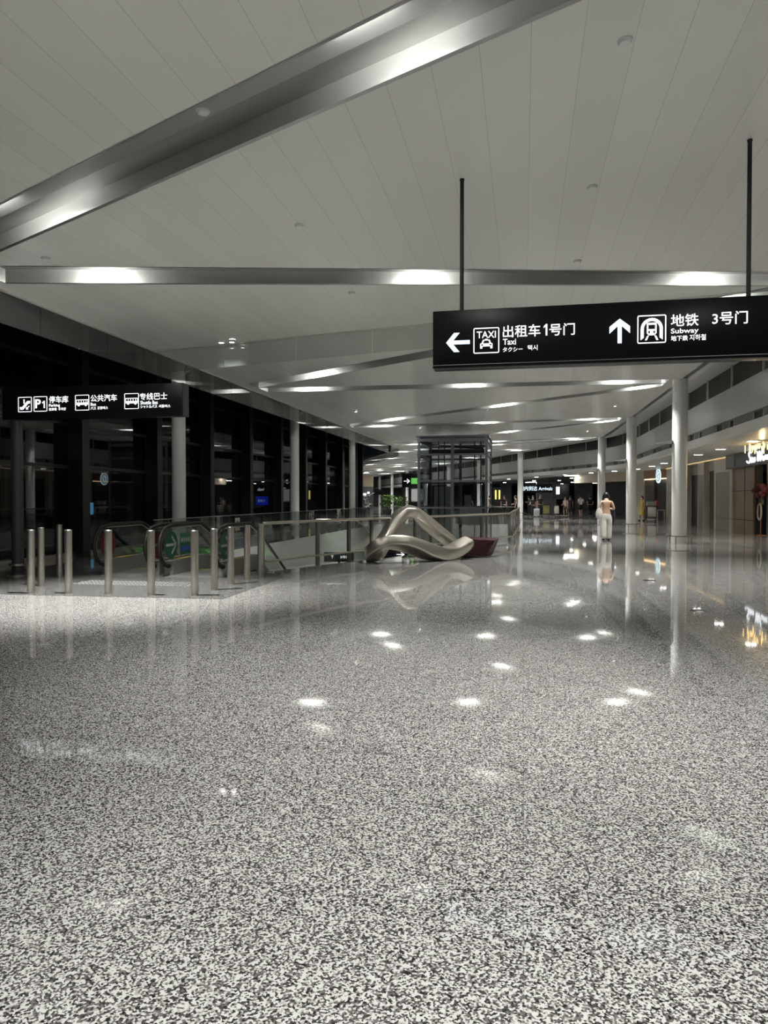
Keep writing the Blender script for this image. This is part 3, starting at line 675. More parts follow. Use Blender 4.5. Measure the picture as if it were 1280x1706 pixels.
# =================================================================== ESCALATORS
Y0 = 12.45
def path(y, off=0.0):
    """height of the balustrade top along the run"""
    f = 2.0
    return 0.96 - max(0, (y - f)) * 0.577 - off
def balustrade(t, x, disc, side):
    # handrail loop: newel half circle, level run, slope
    rr = 0.40; cz = 0.575; pts = [(x, 1.0, 0.16), (x, 0.60, 0.165)]
    for k in range(9):
        a = math.radians(260 - 20*k) if False else math.radians(-100 - 17.5*k)
        pts.append((x, 0.45 + rr*math.cos(a), cz + rr*math.sin(a)))
    for y in (0.6, 1.2, 1.8): pts.append((x, y, 0.975))
    for y in (2.3, 3, 5, 8, 9.6): pts.append((x, y, path(y)))
    MB().tube(pts, 0.038, 10).build('handrail', 'rubber', t)
    ip = [(x, 0.46 + 0.35*math.cos(math.radians(a)), cz + 0.35*math.sin(math.radians(a))) for a in range(260, 89, -17)] + [(x, 1.8, 0.925), (x, 2.3, path(2.3) - .05), (x, 9.6, path(9.6) - .05)]
    MB().tube(ip, 0.014, 6).build('guide_rail', 'steel', t)
    gp = [(0.46 + 0.34*math.cos(math.radians(a)), cz + 0.34*math.sin(math.radians(a))) for a in range(250, 89, -16)] + [(1.9, 0.90), (9.6, path(9.6) - .07), (9.6, path(9.6) - .72), (2.1, 0.25), (0.6, 0.27)]
    MB().prism([(x - 0.006, a, b) for a, b in gp], (0.012, 0, 0)).build('glass_panel', 'glass', t)
    if disc:
        d = MB(); n = 28
        d.prism([(x + 0.009, 0.50 + 0.27*math.cos(2*PI*i/n), 0.59 + 0.27*math.sin(2*PI*i/n)) for i in range(n)], (0.003, 0, 0))
        dk = d.build('direction_disc', disc, t, label='round dull red no entry disc' if disc == 'red' else 'round green disc with a pale arrow')
        s = MB(); xx = x + 0.0125
        if disc == 'greens':
            s.bar((xx, 0.30, 0.59), (xx, 0.68, 0.59), 0.05, 0.002, up=(1, 0, 0)); s.bar((xx, 0.52, 0.76), (xx, 0.70, 0.59), 0.05, 0.002, up=(1, 0, 0)); s.bar((xx, 0.52, 0.42), (xx, 0.70, 0.59), 0.05, 0.002, up=(1, 0, 0))
        else: s.bar((xx, 0.36, 0.59), (xx, 0.64, 0.59), 0.05, 0.002, up=(1, 0, 0))
        s.build('disc_mark', 'wsticker' if disc == 'greens' else 'stone2', dk)
    # skirt and deck
    sk = [(0.42, 0.0), (0.42, 0.26), (0.30, 0.29), (2.0, 0.31), (9.6, path(9.6) - .74), (9.6, path(9.6) - 1.15), (2.2, -0.2), (1.9, 0.0)]
    MB().prism([(x - 0.09, a, b) for a, b in sk], (0.18, 0, 0)).build('skirt', 'aludark', t)
    MB().box(x + 0.0, x + 0.088, 0.75, 1.35, 0.302, 0.308).build('safety_sticker', 'ysticker', t, label='yellow safety sticker') if disc else None
def escalator(loc, wid, disc, label, notice=False):
    t = thing('escalator', label, 'escalator', loc, 0, 'pair of escalators going down')
    balustrade(t, -wid/2, disc, -1); balustrade(t, wid/2, disc, 1)
    MB().box(-wid/2 + 0.09, wid/2 - 0.09, 0.1, 1.5, -0.03, 0.012).build('landing_plate', 'aludark', t)
    c = MB()
    for i in range(24):
        x = -wid/2 + 0.12 + i*(wid - 0.24)/23; c.box(x - 0.006, x + 0.006, 1.45, 1.62, 0.0, 0.016)
    c.build('comb_plate', 'ysticker', t)
    s = MB()
    for k in range(16):
        y = 1.6 + k*0.4; z = -0.0 - max(0, k - 1)*0.23
        s.box(-wid/2 + 0.1, wid/2 - 0.1, y, y + 0.42, z - 0.25, z - 0.01)
    s.build('steps', 'dgrey', t)
    if notice:
        n_ = MB().box(-wid/2 + 0.008, -wid/2 + 0.011, 0.88, 1.32, 0.36, 0.80).build('notice_film', 'greenc', t)
        for r_, mt in ((0.66, 'wsticker'), (0.48, 'bsticker')):
            q_ = MB()
            for k in range(4): q_.prism([(-wid/2 + 0.012, 0.95 + k*0.10 + 0.038*math.cos(a*PI/6), r_ + 0.05*math.sin(a*PI/6)) for a in range(12)], (0.002, 0, 0))
            q_.build('icon_row', mt, n_)
    return t
escalator((-7.55, Y0, 0.004), 1.06, 'red', 'left escalator with dull red discs on its glass sides')
escalator((-6.17, Y0, 0.004), 1.12, 'greens', 'right escalator with green arrow discs on its glass sides', True)

# =================================================================== RAILING ROUND THE WELL
RP = [(-5.08, 13.55), (-4.45, 15.30), (-3.99, 16.32), (-3.60, 17.05), (-2.80, 18.8), (-2.02, 20.5), (-1.22, 22.25), (-0.44, 23.98)]
RB = [(-0.42, 24.12), (-0.38, 27.5), (-0.32, 31.2), (-0.27, 34.9), (-0.24, 38.4), (-0.22, 41.9)]
def railing(pts, label, slim=False):
    base = Vector((*pts[0], 0)); t = thing('railing', label, 'railing', base)
    L = [Vector((*p, 0)) - base for p in pts]
    MB().tube([p + Vector((0, 0, 1.0)) for p in L], 0.009 if slim else 0.032, 12).build('handrail', 'aludark' if slim else 'steel', t)
    inner = []
    for i, p in enumerate(L):
        d = (L[min(i+1, len(L)-1)] - L[max(i-1, 0)]).normalized(); inner.append(p + Vector((d.y, -d.x, 0))*0.10)
    if not slim: MB().tube([p + Vector((0, 0, 0.25)) for p in inner], 0.022, 10).build('lower_rail', 'steel', t)
    for i, p in enumerate(L):
        d = (L[min(i+1, len(L)-1)] - L[max(i-1, 0)]).normalized(); nn = Vector((d.y, -d.x, 0))
        m_ = MB()
        if slim: m_.box(p.x - 0.05, p.x + 0.05, p.y - 0.05, p.y + 0.05, 0, 0.12).build('foot_clamp', 'aludark', t); continue
        for o in (-0.03, 0.03): m_.bar(p + d*o, p + d*o + Vector((0, 0, 0.975)), 0.012, 0.07, up=(nn.x, nn.y, 0))
        m_.bar(p + Vector((0, 0, 0.25)), p + nn*0.10 + Vector((0, 0, 0.25)), 0.02, 0.02)
        m_.box(p.x - 0.06, p.x + 0.06, p.y - 0.06, p.y + 0.06, 0, 0.012)
        m_.build('post', 'steel', t)
    for a, b_ in zip(L, L[1:]):
        d = (b_ - a).normalized(); nn = Vector((d.y, -d.x, 0))*0.006; a2, b2 = a + d*0.05, b_ - d*0.05
        lo, hi = Vector((0, 0, 0.06)), Vector((0, 0, 0.99 if slim else 0.93))
        MB().hexa([a2-nn+lo, b2-nn+lo, b2+nn+lo, a2+nn+lo, a2-nn+hi, b2-nn+hi, b2+nn+hi, a2+nn+hi]).build('glass_panel', 'glass', t)
    return t
railing(RP, 'steel railing with clear glass panels running behind the metal sculpture')
railing(RB, 'steel and glass railing turning away along the well beside the slim column')
railing([(-8.32, 15.2), (-8.32, 18.6), (-8.32, 22.0), (-8.32, 25.4), (-8.32, 28.8), (-8.32, 32.2), (-8.32, 35.6), (-8.32, 39.0)], 'glass railing on the far left side of the well, below the dark facade', True)
railing([(-8.1, 42.1), (-6.2, 42.1), (-4.2, 42.1), (-2.2, 42.1), (-0.4, 42.1)], 'glass railing at the far end of the well behind the lift shaft', True)
for y, lb in ((20.0, 'small pale notice on the far glass railing, left of the slim column'), (27.4, 'small pale notice on the far glass railing, right of the slim column')):
    o = MB().box(-8.27, -8.262, y - 0.18, y + 0.18, 0.55, 0.92).build('notice', 'stone2', loc=(-8.27, y, 0.6)); tag(o, lb, 'notice')
    c_ = MB().prism([(0.009, 0.11*math.cos(a*PI/10), 0.13 + 0.12*math.sin(a*PI/10)) for a in range(20)], (0.002, 0, 0)); c_.build('round_mark', 'dark', o)
# rounded glass end panel down in the well
t = thing('glass_panel', 'large clear glass panel with a rounded end, inside the well behind the railing', 'glass panel', (-4.6, 19.6, -1.25))
pp = [(-1.15, 0, 0.2), (-1.15, 0, 2.15)] + [(-0.15 + 0.62*math.cos(math.radians(a)), 0, 1.35 + 0.80*math.sin(math.radians(a))) for a in range(90, -91, -15)] + [(-0.4, 0, 0.2)]
MB().prism(pp, (0, 0.014, 0)).build('pane', 'curtain', t)
MB().tube([(p_[0], 0.007, p_[2]) for p_ in pp[1:-1]], 0.016, 6).build('edge_rail', 'steel', t)
MB().box(-1.2, 0.1, -0.05, 0.06, 0.0, 0.22).build('base_shoe', 'steel', t)
def low_sign(loc, wid, rz, lab, txt, green=False):
    t = thing('lower_sign', lab, 'sign', loc, rz)
    MB().bbox(-wid/2, wid/2, -0.06, 0.06, 0, 0.30, 0.006).build('sign_case', 'sign', t)
    MB().cyl((0, 0), 0.04, -5.1 - loc[2] + 0.0, 0.01, 10).build('post', 'black', t)
    if green:
        MB().box(-0.08*wid, wid*0.46, -0.066, -0.06, 0.04, 0.26).build('exit_panel', 'green', t)
        letters('→', (-wid*0.40, -wid*0.18, 0.08, 0.22), -0.062, t)
    else:
        letters('T', (-wid*0.26, -wid*0.18, 0.11, 0.20), -0.062, t); letters(txt, (wid*0.05, wid*0.36, 0.11, 0.20), -0.062, t)
low_sign((-5.75, 22.2, -0.52), 0.95, 0.1, 'small black lit sign low in the well, left of the sculpture', '2号门')
low_sign((-3.45, 22.4, -0.42), 1.15, 0.1, 'green lit exit sign low in the well, seen under the sculpture', '', True)

# =================================================================== LIFT SHAFT
lx0, lx1, ly0, ly1, lz = -4.95, -1.64, 34.0, 38.6, 4.40
t = thing('lift_shaft', 'free standing glass lift shaft with grey steel frame behind the railing', 'lift', (-3.3, 36.3, -5.1))
ox_, oy_, oz_ = -3.3, 36.3, -5.1
def LB(x0, x1, y0, y1, z0, z1): return MB().box(x0-ox_, x1-ox_, y0-oy_, y1-oy_, z0-oz_, z1-oz_)
M['lframe'] = P('blue grey steel frame', (0.14, 0.145, 0.16), 0.4, 0.5)
for x in (lx0, lx1 - 0.12):
    for y in (ly0, ly1 - 0.12): LB(x, x + 0.12, y, y + 0.12, -5.1, lz).build('corner_post', 'lframe', t)
LB(-3.36, -3.22, ly0, ly0 + 0.12, -5.1, lz).build('middle_post', 'lframe', t); LB(-3.36, -3.22, ly1 - 0.12, ly1, -5.1, lz).build('middle_post', 'lframe', t)
for z in (1.08, 2.34, 3.60, 4.30):
    h_ = 0.12 if z > 4 else 0.07
    m_ = MB()
    for (a, b_, c, d) in ((lx0, lx1, ly0 - 0.02, ly0 + 0.10), (lx0, lx1, ly1 - 0.10, ly1 + 0.02), (lx0 - 0.02, lx0 + 0.1, ly0, ly1), (lx1 - 0.1, lx1 + 0.02, ly0, ly1)):
        m_.box(a-ox_, b_-ox_, c-oy_, d-oy_, z-h_-oz_, z+h_*0.2-oz_)
    m_.build('cross_frame', 'lframe', t)
LB(lx0 + 0.16, -3.36, ly0 + 0.03, ly0 + 0.05, -5, lz).build('glass_pane', 'lift', t); LB(-3.22, lx1 - 0.16, ly0 + 0.03, ly0 + 0.05, -5, lz).build('glass_pane', 'lift', t)
LB(lx1 - 0.05, lx1 - 0.03, ly0 + 0.16, ly1 - 0.16, -5, lz).build('glass_pane', 'lift', t); LB(lx0 + 0.03, lx0 + 0.05, ly0 + 0.16, ly1 - 0.16, -5, lz).build('glass_pane', 'lift', t)
LB(lx0 - 0.06, lx1 + 0.06, ly0 - 0.06, ly1 + 0.06, lz, lz + 0.06).build('roof_plate', 'lframe', t)
mm_ = MB()
for x in (-4.6, -4.2, -3.9, -2.4, -2.1): mm_.box(x-ox_, x+0.05-ox_, 36.0-oy_, 36.08-oy_, 0, lz-oz_)
mm_.box(-4.7-ox_, -1.9-ox_, 36.2-oy_, 36.3-oy_, 3.75-oz_, 3.95-oz_); mm_.bar((-4.5-ox_, -0.5, 4.15-oz_), (-2.0-ox_, 0.5, 4.0-oz_), 0.1, 0.1); mm_.build('guide_rails', 'dark', t)
m_ = MB().box(-4.45-ox_, -3.55-ox_, 36.4-oy_, 37.6-oy_, -0.2-oz_, 2.1-oz_).box(-4.2-ox_, -3.75-ox_, 36.36-oy_, 36.4-oy_, 1.2-oz_, 1.8-oz_); m_.build('lift_car', 'aludark', t)
LB(-3.05, -1.95, 35.2, 35.24, 0.2, 1.0).build('landing_panel', 'grey', t)
LB(-2.85, -2.55, 35.6, 35.9, 0.9, 1.65).build('control_box', 'stone2', t)

# =================================================================== SCULPTURE
def catmull(P_, n=10):
    P_ = [Vector(p) for p in P_]; Q = [P_[0]*2 - P_[1]] + P_ + [P_[-1]*2 - P_[-2]]; out = []
    for i in range(1, len(Q)-2):
        for j in range(n):
            t_ = j/n; a, b_, c, d = Q[i-1], Q[i], Q[i+1], Q[i+2]
            out.append(0.5*((2*b_) + (c-a)*t_ + (2*a-5*b_+4*c-d)*t_*t_ + (3*b_-a-3*c+d)*t_**3))
    out.append(P_[-1]); return out
sc_ = thing('sculpture', 'twisting brushed metal ribbon sculpture with a dark maroon end block', 'sculpture', (-2.2, 17.4, 0))
so = Vector((-2.2, 17.4, 0))
CP = [(-1.55, 18.50, 0.14), (-1.82, 18.40, 0.38), (-2.13, 18.30, 0.63), (-2.44, 18.20, 0.90), (-2.66, 18.10, 1.10), (-2.80, 18.00, 1.16), (-2.97, 17.90, 1.11), (-3.11, 17.75, 0.95), (-3.22, 17.60, 0.75), (-3.33, 17.38, 0.50), (-3.42, 17.05, 0.27), (-3.46, 16.62, 0.15), (-3.40, 16.33, 0.26), (-3.23, 16.25, 0.43), (-3.02, 16.33, 0.48), (-2.74, 16.50, 0.45), (-2.48, 16.75, 0.35), (-2.21, 17.00, 0.23), (-1.94, 17.25, 0.165), (-1.69, 17.50, 0.20), (-1.46, 17.75, 0.33), (-1.32, 17.92, 0.43)]
WD = [.18, .20, .22, .24, .25, .26, .25, .24, .23, .22, .21, .20, .20, .20, .21, .22, .23, .24, .23, .21, .19, .16]
TH = [.14, .145, .145, .14, .14, .14, .14, .14, .14, .145, .15, .15, .14, .135, .125, .13, .145, .165, .165, .15, .13, .11]
cl = catmull(CP, 8); N = len(cl); ns = 20; vs = []; fs = []
def lerp(A, t_):
    i = min(int(t_), len(A)-2); return A[i] + (A[i+1]-A[i])*(t_-i)
for i, p_ in enumerate(cl):
    tg = (cl[min(i+1, N-1)] - cl[max(i-1, 0)]).normalized()
    side = tg.cross(Vector((0, 0, 1)))
    side = (side.normalized()) if side.length > 0.15 else Vector((0.4, -0.9, 0)).normalized()
    nrm = side.cross(tg).normalized()
    k_ = i/8.0; tw = 0.45*math.sin(k_*0.5 + 0.3)
    a_ = side*math.cos(tw) + nrm*math.sin(tw); b_ = nrm*math.cos(tw) - side*math.sin(tw)
    wd, th = lerp(WD, k_), lerp(TH, k_)
    for j in range(ns):
        an = 2*PI*j/ns; c_, s_ = math.cos(an), math.sin(an)
        e = 0.32
        v_ = p_ - so + a_*wd*math.copysign(abs(c_)**e, c_) + b_*th*math.copysign(abs(s_)**e, s_)
        v_.z = max(v_.z, 0.002); vs.append(v_)
for i in range(N-1):
    for j in range(ns): fs.append((i*ns+j, i*ns+(j+1) % ns, (i+1)*ns+(j+1) % ns, (i+1)*ns+j))
fs += [tuple(range(ns)), tuple(range((N-1)*ns, N*ns))]
MB().add(vs, fs, True).build('ribbon', 'sculpt', sc_)
bl = [(-1.55, 18.0, 0.05), (-0.92, 18.35, 0.03), (-0.78, 18.95, 0.03), (-1.55, 18.9, 0.02), (-1.36, 17.96, 0.48), (-0.70, 18.42, 0.43), (-0.62, 19.0, 0.45), (-1.50, 18.95, 0.50)]
MB().hexa([Vector(p_) - so for p_ in bl]).build('end_block', 'maroon', sc_, label='faceted dark maroon block')

# =================================================================== CEILING FITTINGS
DT = [(-2.88, 6.2), (0.80, 6.2), (-6.53, 9.0), (-2.86, 9.0), (0.80, 9.0), (0.82, 11.75), (-2.90, 12.1)]
DLb = ['round white smoke detector left of the front trough, upper left', 'round white smoke detector at the upper right of the ceiling', 'small detector at far left just before the second trough', 'round detector in the middle of the large ceiling triangle', 'round detector right of the left hanger rod', 'small detector just before the second trough, right of the sign rod', 'small detector just past the second trough']
d0 = None
for (x, y), lb in zip(DT, DLb):
    z = CZ(x)
    if d0 is None:
        d0 = thing('smoke_detector', lb, 'smoke detector', (x, y, z), 0, 'smoke detectors on the ceiling')
        MB().lathe([(0.055, 0), (0.055, -0.018), (0.045, -0.03), (0.02, -0.034), (0.001, -0.034)], n=20).build('cover', 'white', d0)
        MB().lathe([(0.062, -0.001), (0.062, -0.010), (0.055, -0.012)], n=20).build('base', 'white', d0)
    else: dup(d0, (x, y, z), 0, lb)
SP = [(-6.2, 14.45, 'twin spot lamp shining beside the glass smoke curtain at left'), (-6.3, 26.9, 'bright round spot lamp left of centre, past the third trough'), (-4.9, 34.5, 'spot lamp just past the bright spindle left of the lift'), (3.75, 31.4, 'round spot lamp beyond the nearest right column'), (3.6, 42.9, 'round spot lamp beyond the second right column'), (-4.0, 40.5, 'spot lamp above and left of the lift shaft')]
for x, y, lb in SP:
    z = CZ(x); t = thing('spot_lamp', lb, 'ceiling light', (x, y, z), 0, 'small spot lamps in the ceiling')
    pair = y < 15
    for k in ((-0.12, 0.12) if pair else (0,)):
        MB().lathe([(0.06, -0.001), (0.075, -0.001), (0.07, -0.05), (0.055, -0.055)], c=(k, 0), n=18).build('ring', 'white', t)
        MB().lathe([(0.055, -0.045), (0.001, -0.045)], c=(k, 0), n=18).build('lens', 'lens', t)
        add_light('spot_light', 'SPOT', SPOT_W * (0.5 if pair else 1), (x + k, y, z - 0.07), t, (0.03, 0.05, -1), spot=math.radians(85), blend=0.7, radius=0.04)
# downlights in the soffit on the right
SD = [22.2, 25.9, 29.9, 33.5, 37.3, 41.3, 45.0, 48.8, 52.0, 55.5, 60.0, 66, 73, 80, 88, 96]
nm = ['nearest', 'second', 'third', 'fourth', 'fifth', 'sixth', 'seventh', 'eighth', 'ninth', 'tenth', 'eleventh', 'twelfth', 'thirteenth', 'fourteenth', 'fifteenth', 'sixteenth']
for s, a in zip(SD, nm):
    p_ = W(7.5, s, SZ); t = thing('soffit_downlight', '%s twin downlight in the low soffit along the shops' % a, 'ceiling light', p_, heading(s), 'twin downlights in the soffit')
    MB().box(-0.20, 0.20, -0.10, 0.10, -0.012, -0.001).build('bezel', 'white', t)
    for k in (-0.09, 0.09): MB().box(k - 0.07, k + 0.07, -0.07, 0.07, -0.016, -0.012).build('lens', 'lens', t)
    add_light('soffit_light', 'SPOT', SOFFIT_W * 3, p_ - Vector((0, 0, 0.04)), t, (0, 0, -1), spot=math.radians(100), blend=0.8, radius=0.08, col=(1, 0.95, 0.86))
# downlights of the dim zone far ahead
i = 0
for r in range(5):
    for c in range(6):
        y = 60 + r*9; x = W(9.4, max(52, y - 3)).x + 1.5 + c*2.6
        if x > 13.5 and r < 2: continue
        i += 1
        t = MB().lathe([(0.16, 0), (0.16, -0.02), (0.001, -0.02)], c=(0, 0), n=12).build('downlight', 'lens', loc=None); t.location = (x, y, SZ - 0.03)
        tag(t, 'round downlight in the dim low ceiling far ahead, row %s, %s from left' % (ORD[r], ORD[c]), 'ceiling light', 'round downlights far ahead')
for x, y in ((4, 62), (8, 72), (1, 86), (9, 92)):
    t = thing('ceiling_lamp', {4: 'wide dim lamp over the walkers far ahead', 8: 'wide dim lamp past the far wall', 1: 'wide dim lamp near the far grey pier', 9: 'wide dim lamp deep in the far hall'}[x], 'ceiling light', (x, y, SZ - 0.03))
    MB().box(-0.6, 0.6, -0.1, 0.1, -0.02, 0.0).build('diffuser', 'lens', t)
    add_light('dim_light', 'AREA', 25, (x, y, SZ - 0.07), t, (0, 0, -1), (1.2, 0.2))

# =================================================================== SHOP ON THE RIGHT
t = thing('shop_sign', 'dark shop sign with white script lettering at the right edge', 'sign', (9.0, 32.2, 2.80))
MB().bbox(-0.08, 0.12, -3.6, 2.5, 0.0, 0.62, 0.01).build('sign_board', 'dgrey', t)
MB().box(-0.10, -0.08, 1.05, 2.4, 0.06, 0.56).build('side_panel', 'shutter', t)
def script(pts, r=0.028):
    # (a, b): a along the wall towards the viewer, b up
    return catmull([(-0.115, -0.72 - a, b) for a, b in pts], 6)
m_ = MB()
for st in ([(0.55, .50), (0.42, .56), (0.28, .48), (0.36, .36), (0.48, .26), (0.36, .12), (0.12, .14), (0.02, .20)],
           [(0.72, .30), (0.60, .28), (0.58, .16), (0.70, .13), (0.76, .28), (0.80, .14)], [(0.88, .30), (0.88, .15), (0.98, .14), (1.04, .29), (1.06, .14)],
           [(1.30, .52), (1.38, .40), (1.44, .14), (1.62, .50), (1.72, .14), (1.98, .56)], [(2.06, .30), (2.06, .14), (2.14, .15)], [(2.26, .14), (2.28, .29), (2.42, .28), (2.46, .14)], [(2.7, .26), (2.6, .3), (2.56, .16), (2.72, .14)]):
    m_.tube(script(st), 0.030, 8)
m_.build('script_lettering', 'txt', t)
t = thing('hanging_rod_lamp', 'cluster of glowing golden rods hanging above the shop sign', 'chandelier', (8.0, 26.6, SZ))
for i in range(26):
    x, y, l_ = random.uniform(-0.5, 0.35), random.uniform(-1.2, 1.0), random.uniform(0.12, 0.30)
    z = -0.04 - random.uniform(0, 0.08)
    MB().cyl((x, y), 0.016, z - l_, z, 8).build('glowing_rod', 'gold', t)
MB().box(-0.5, 0.35, -1.2, -1.16, -0.03, 0.0).box(-0.5, 0.35, 0.96, 1.0, -0.03, 0.0).box(-0.1, -0.06, -1.2, 1.0, -0.045, -0.005).build('ceiling_rail', 'steel', t)
add_light('gold_light', 'POINT', 14, (8.0, 26.6, 2.9), t, col=(1, 0.72, 0.36))
t = thing('clock_stand', 'tall ornamental stand with dark red flowers and an oval mirror in the shop', 'display stand', (9.4, 31.35, 0))
MB().cyl((0, 0), 0.025, 0, 1.6, 10).cyl((0, 0), 0.18, 0, 0.03, 20).build('pole', 'wood', t)
mo = MB(); n = 24
mo.tube([(-0.05, 0.22*math.cos(2*PI*i/n), 0.95 + 0.33*math.sin(2*PI*i/n)) for i in range(n)], 0.035, 8, closed=True); mo.build('mirror_frame', 'stone', t)
MB().prism([(-0.04, 0.2*math.cos(2*PI*i/n), 0.95 + 0.31*math.sin(2*PI*i/n)) for i in range(n)], (0.02, 0, 0)).build('mirror', 'darkglass', t)
M['flower'] = P('dark red flowers', (0.09, 0.012, 0.015), 0.6)
fl_ = MB()
for i in range(16): fl_.ball((random.uniform(-.15, .1), random.uniform(-.5, .5), 1.62 + random.uniform(0, .38)), random.uniform(.09, .14), 8)
fl_.build('flowers', 'flower', t)
MB().box(-0.03, 0.03, -0.25, -0.17, 1.25, 1.6).build('ribbon', 'leaf', t); MB().box(-0.03, 0.03, 0.1, 0.2, 1.25, 1.6).build('ribbon', 'leaf', t)
t = thing('shop_door_frame', 'black arched door frame of the shop at the right edge', 'door frame', (9.62, 29.9, 0))
ar = MB(); ar.box(-0.06, 0.06, 0.55, 0.70, 0, 2.35)
ar.tube([(0, 0.62*math.cos(math.radians(a)), 2.30 + 0.35*math.sin(math.radians(a))) for a in range(0, 181, 12)], 0.05, 8); ar.box(-0.06, 0.06, -0.70, -0.55, 0, 2.35); ar.build('frame', 'black', t)
t = thing('urn_pedestal', 'ornate cream pedestal glowing beside the shop door', 'pedestal', (9.3, 29.35, 0))
MB().lathe([(0.24, 0), (0.24, 0.08), (0.15, 0.16), (0.12, 0.35), (0.20, 0.55), (0.22, 0.75), (0.13, 0.92), (0.22, 1.05), (0.22, 1.1), (0.001, 1.1)], n=24).build('pedestal_body', P('cream marble', (0.72, 0.62, 0.46), 0.35), t)
add_light('shop_light', 'AREA', 30, (9.55, 28.6, 2.6), t, (-0.55, 0.25, -1), (0.6, 0.6), col=(1, 0.80, 0.56))
# coffee emblem stand-in: plain round lit plaque
def emblem(sz, s, z, x, lb):
    p_ = W(x, s, z); t = thing('lit_plaque', lb, 'sign', p_, heading(s)); n = 20
    MB().prism([(0, 0.30*sz*math.cos(2*PI*i/n), 0.36*sz*math.sin(2*PI*i/n)) for i in range(n)], (0.06, 0, 0)).build('plaque', E('lit plaque face', (0.65, 0.9, 0.95), 1.0), t)
    MB().tube([(-0.005, 0.2*sz*math.cos(2*PI*i/n), 0.25*sz*math.sin(2*PI*i/n)) for i in range(n)], 0.02*sz, 6, closed=True).tube([(-0.005, -0.08*sz, 0.1*sz), (-0.005, 0.05*sz, -0.02*sz), (-0.005, 0.0, -0.14*sz)], 0.02*sz, 6).build('plaque_mark', 'greens', t)
emblem(1.35, 49.35, 2.98, 9.10, 'round pale lit plaque on the brown coffee shop header')
emblem(1.0, 49.3, 3.50, 6.0, 'pale lit plaque projecting above the coffee shop') if False else None

# =================================================================== PEOPLE
def skin_mesh(V, Eg, R_, mat, name, parent, sub=2, root=0, sq=None):
    me = bpy.data.meshes.new(name); me.from_pydata(V, Eg, []); o = bpy.data.objects.new(name, me); COL.objects.link(o)
    o.modifiers.new('s', 'SKIN')
    for i, r in enumerate(R_):
        sv = me.skin_vertices[0].data[i]; sv.radius = (r, r) if not isinstance(r, tuple) else r; sv.use_root = (i == root)
    sb = o.modifiers.new('d', 'SUBSURF'); sb.levels = sub; sb.render_levels = sub
    dg = bpy.context.evaluated_depsgraph_get(); m2 = bpy.data.meshes.new_from_object(o.evaluated_get(dg))
    bpy.data.objects.remove(o); bpy.data.meshes.remove(me)
    for p_ in m2.polygons: p_.use_smooth = True
    m2.name = name; m2.materials.clear(); m2.materials.append(M[mat] if isinstance(mat, str) else mat)
    ob = bpy.data.objects.new(name, m2); COL.objects.link(ob); ob.parent = parent
    return ob
